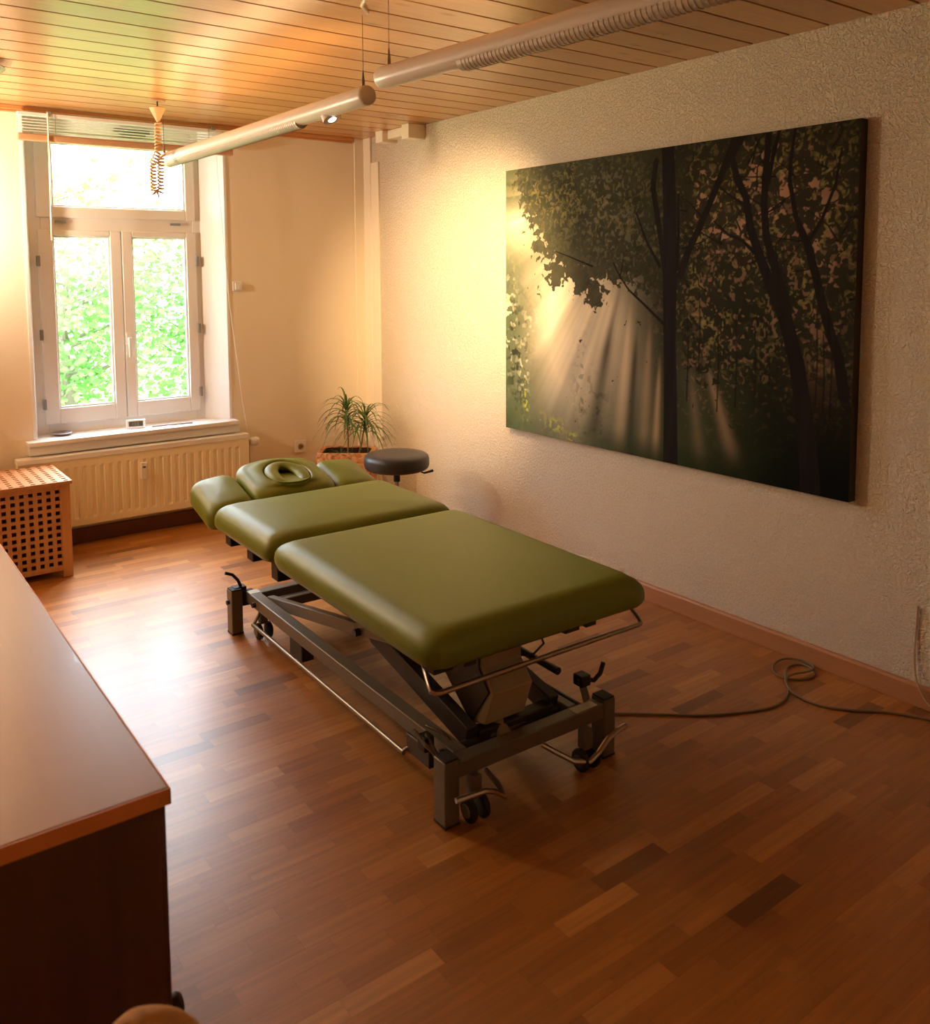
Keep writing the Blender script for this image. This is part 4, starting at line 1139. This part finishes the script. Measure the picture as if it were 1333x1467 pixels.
# globe wall lamp on the window wall, out of frame to the left
wl_ = empty('wall_lamp', (-2.95, 0, 1.55))
tag(wl_, 'glass globe wall lamp left of the view on the window wall', 'wall lamp')
Mx = Matrix.Rotation(math.pi / 2, 4, 'X')
MB().lathe([(.05, 0), (.05, .015), (.001, .015)], 24, (0, 0, 0), Mx).build('wall_plate', M['white'], wl_, smooth=True)
MB().tube([(0, -.01, 0), (0, -.36, 0), (0, -.42, .03), (0, -.44, .07)], .008, 10).build('lamp_arm', M['chrome'], wl_, smooth=True)
MB().lathe([(.001, -.002), (.03, 0), (.05, .02), (.07, .07), (.074, .10), (.072, .10), (.066, .07), (.046, .024), (.001, .006)], 28, (0, -.44, .07)).build('open_shade', M['white'], wl_, smooth=True)
pl_ = bpy.data.lights.new('wall_lamp_bulb', 'POINT'); pl_.energy = LEFT_LAMP; pl_.color = (1, .83, .60); pl_.shadow_soft_size = .05
po = link(bpy.data.objects.new('wall_lamp_bulb', pl_)); po.location = (-2.95, -.44, 1.76)

# unseen globe added behind the photographer, glows to warm the foreground
rl = empty('added_fill_globe', (-2.2, -5.9, H))
tag(rl, 'added unseen glowing globe on the ceiling behind the camera, warm fill light', 'ceiling lamp')
MB().lathe([(.05, 0), (.05, -.03), (.001, -.03)], 24).build('lamp_base', M['white'], rl, smooth=True)
MB().lathe([(.03, -.03)] + [(.11 * math.sin(R(a_)), -.13 + .11 * math.cos(R(a_))) for a_ in range(20, 180, 10)] + [(.001, -.24)], 32).build('globe', simple('fill_globe_glow', (1, .9, .7), .3, emis=WARM, estr=FILL_GLOBE), rl, smooth=True, angle=80)

# ------------------------------------------------------------------ cables
def smooth_path(pts, it=3):
    P_ = [Vector(q) for q in pts]
    for _ in range(it):
        Q = [P_[0]]
        for a_, b_ in zip(P_[:-1], P_[1:]): Q += [a_.lerp(b_, .25), a_.lerp(b_, .75)]
        Q.append(P_[-1]); P_ = Q
    return P_
cz = .0045
pts = [(-1.25, -3.05, cz), (-1.05, -3.12, cz), (-.914, -3.217, cz), (-.824, -3.289, cz), (-.683, -3.411, cz), (-.534, -3.486, cz), (-.437, -3.519, cz), (-.354, -3.515, cz), (-.277, -3.480, cz), (-.225, -3.43, cz + .006), (-.183, -3.402, cz), (-.120, -3.366, cz),
       (-.060, -3.370, cz), (-.040, -3.405, cz), (-.060, -3.452, cz), (-.110, -3.474, cz), (-.160, -3.462, cz), (-.203, -3.432, cz), (-.208, -3.385, cz), (-.175, -3.338, cz), (-.120, -3.318, cz + .004), (-.075, -3.322, cz + .008), (-.040, -3.355, cz + .008), (-.028, -3.40, cz + .008), (-.048, -3.444, cz + .008),
       (-.10, -3.45, cz + .008), (-.16, -3.425, cz + .009), (-.215, -3.425, cz + .010), (-.262, -3.455, cz + .008), (-.290, -3.500, cz), (-.302, -3.560, cz), (-.294, -3.622, cz), (-.247, -3.687, cz), (-.153, -3.770, cz), (-.110, -3.835, cz), (-.082, -3.891, cz), (-.06, -4.05, cz), (-.05, -4.4, cz)]
fc = MB().tube(smooth_path(pts), .0042, 8).build('floor_cable', M['cord_grey'], smooth=True)
tag(fc, 'grey power cable snaking over the parquet from the massage table to the wall', 'cable')
wc = MB().tube(smooth_path([(-.006, -3.80, .36), (-.006, -3.796, .25), (-.010, -3.795, .163), (-.026, -3.81, .105), (-.040, -3.843, .053), (-.042, -3.89, .015), (-.045, -4.05, .0045), (-.045, -4.3, .0045)]), .0035, 8).build('wall_cable', simple('cord_beige', (.50, .36, .22), .5), smooth=True)
tag(wc, 'thin pale cable curving down the wall over the baseboard at right', 'cable')

# ------------------------------------------------------------------ garden trees beyond the window
def tree(name, label, x, y, h, spread, nleaf, mat, seed, z0=-1.0, low=.0, size=.10):
    rnd = random.Random(seed)
    o = empty(name, (x, y, z0)); tag(o, label, 'tree', 'garden trees')
    tr = MB()
    tr.tube([(0, 0, 0), (.05, .02, h * .3), (-.03, .04, h * .62), (.04, 0, h * .9)], [.09, .07, .045, .02], 10)
    ends = []
    for k_ in range(26):
        a_ = rnd.uniform(0, 6.28); zz = h * rnd.uniform(.08, .85); ln = spread * rnd.uniform(.5, 1.0)
        e = Vector((math.cos(a_) * ln, math.sin(a_) * ln * .8, zz + ln * rnd.uniform(.1, .6)))
        mid = Vector((e.x * .5, e.y * .5, zz + (e.z - zz) * .35))
        tr.tube([(0, 0, zz), mid, e], [.022, .014, .005], 6)
        ends += [e, mid]
    tr.build('trunk', M['bark'], o, smooth=True)
    lv = MB()
    for k_ in range(nleaf):
        if rnd.random() < .72:
            c = rnd.choice(ends) + Vector((rnd.gauss(0, .22), rnd.gauss(0, .22), rnd.gauss(0, .20)))
        else:
            a_ = rnd.uniform(0, 6.28); rr = spread * math.sqrt(rnd.random())
            c = Vector((math.cos(a_) * rr, math.sin(a_) * rr * .8, h * rnd.uniform(low, 1.0)))
        s = size * rnd.uniform(.6, 1.3)
        q = Matrix.Rotation(rnd.uniform(0, 6.28), 3, 'Z') @ Matrix.Rotation(rnd.gauss(0, .8), 3, 'X') @ Matrix.Rotation(rnd.gauss(0, .6), 3, 'Y')
        w = .36
        pts_ = [(0, 0, 0), (.35, w, .04), (.75, w * .7, .02), (1, 0, -.08), (.75, -w * .7, .02), (.35, -w, .04)]
        lv.add([c + q @ (Vector(p_) * s) for p_ in pts_], [(0, 1, 2, 3), (0, 3, 4, 5)])
    lf = lv.build('foliage', mat, o); lf['kind'] = 'stuff'
    return o
tree('garden_tree', 'leafy green garden tree seen through the left window pane', -1.05, 4.2, 3.0, 1.25, 6000, M['leaf'], 1, size=.075)
tree('garden_tree', 'bushy bright green tree seen through the right window pane', 1.0, 5.0, 3.3, 1.30, 6600, M['leaf'], 2, size=.08)
tree('garden_tree', 'yellow-green sunlit tree standing behind the left pane', -.1, 9.2, 4.4, 1.7, 1500, M['leaf_y'], 3, size=.14)
tree('garden_tree', 'tall pale green tree reaching into the transom pane', 3.9, 9.6, 5.0, 1.8, 1500, M['leaf'], 4, size=.14)
tree('garden_tree', 'garden tree left of the window view', -4.6, 6.6, 3.6, 1.5, 2600, M['leaf'], 5, size=.14)
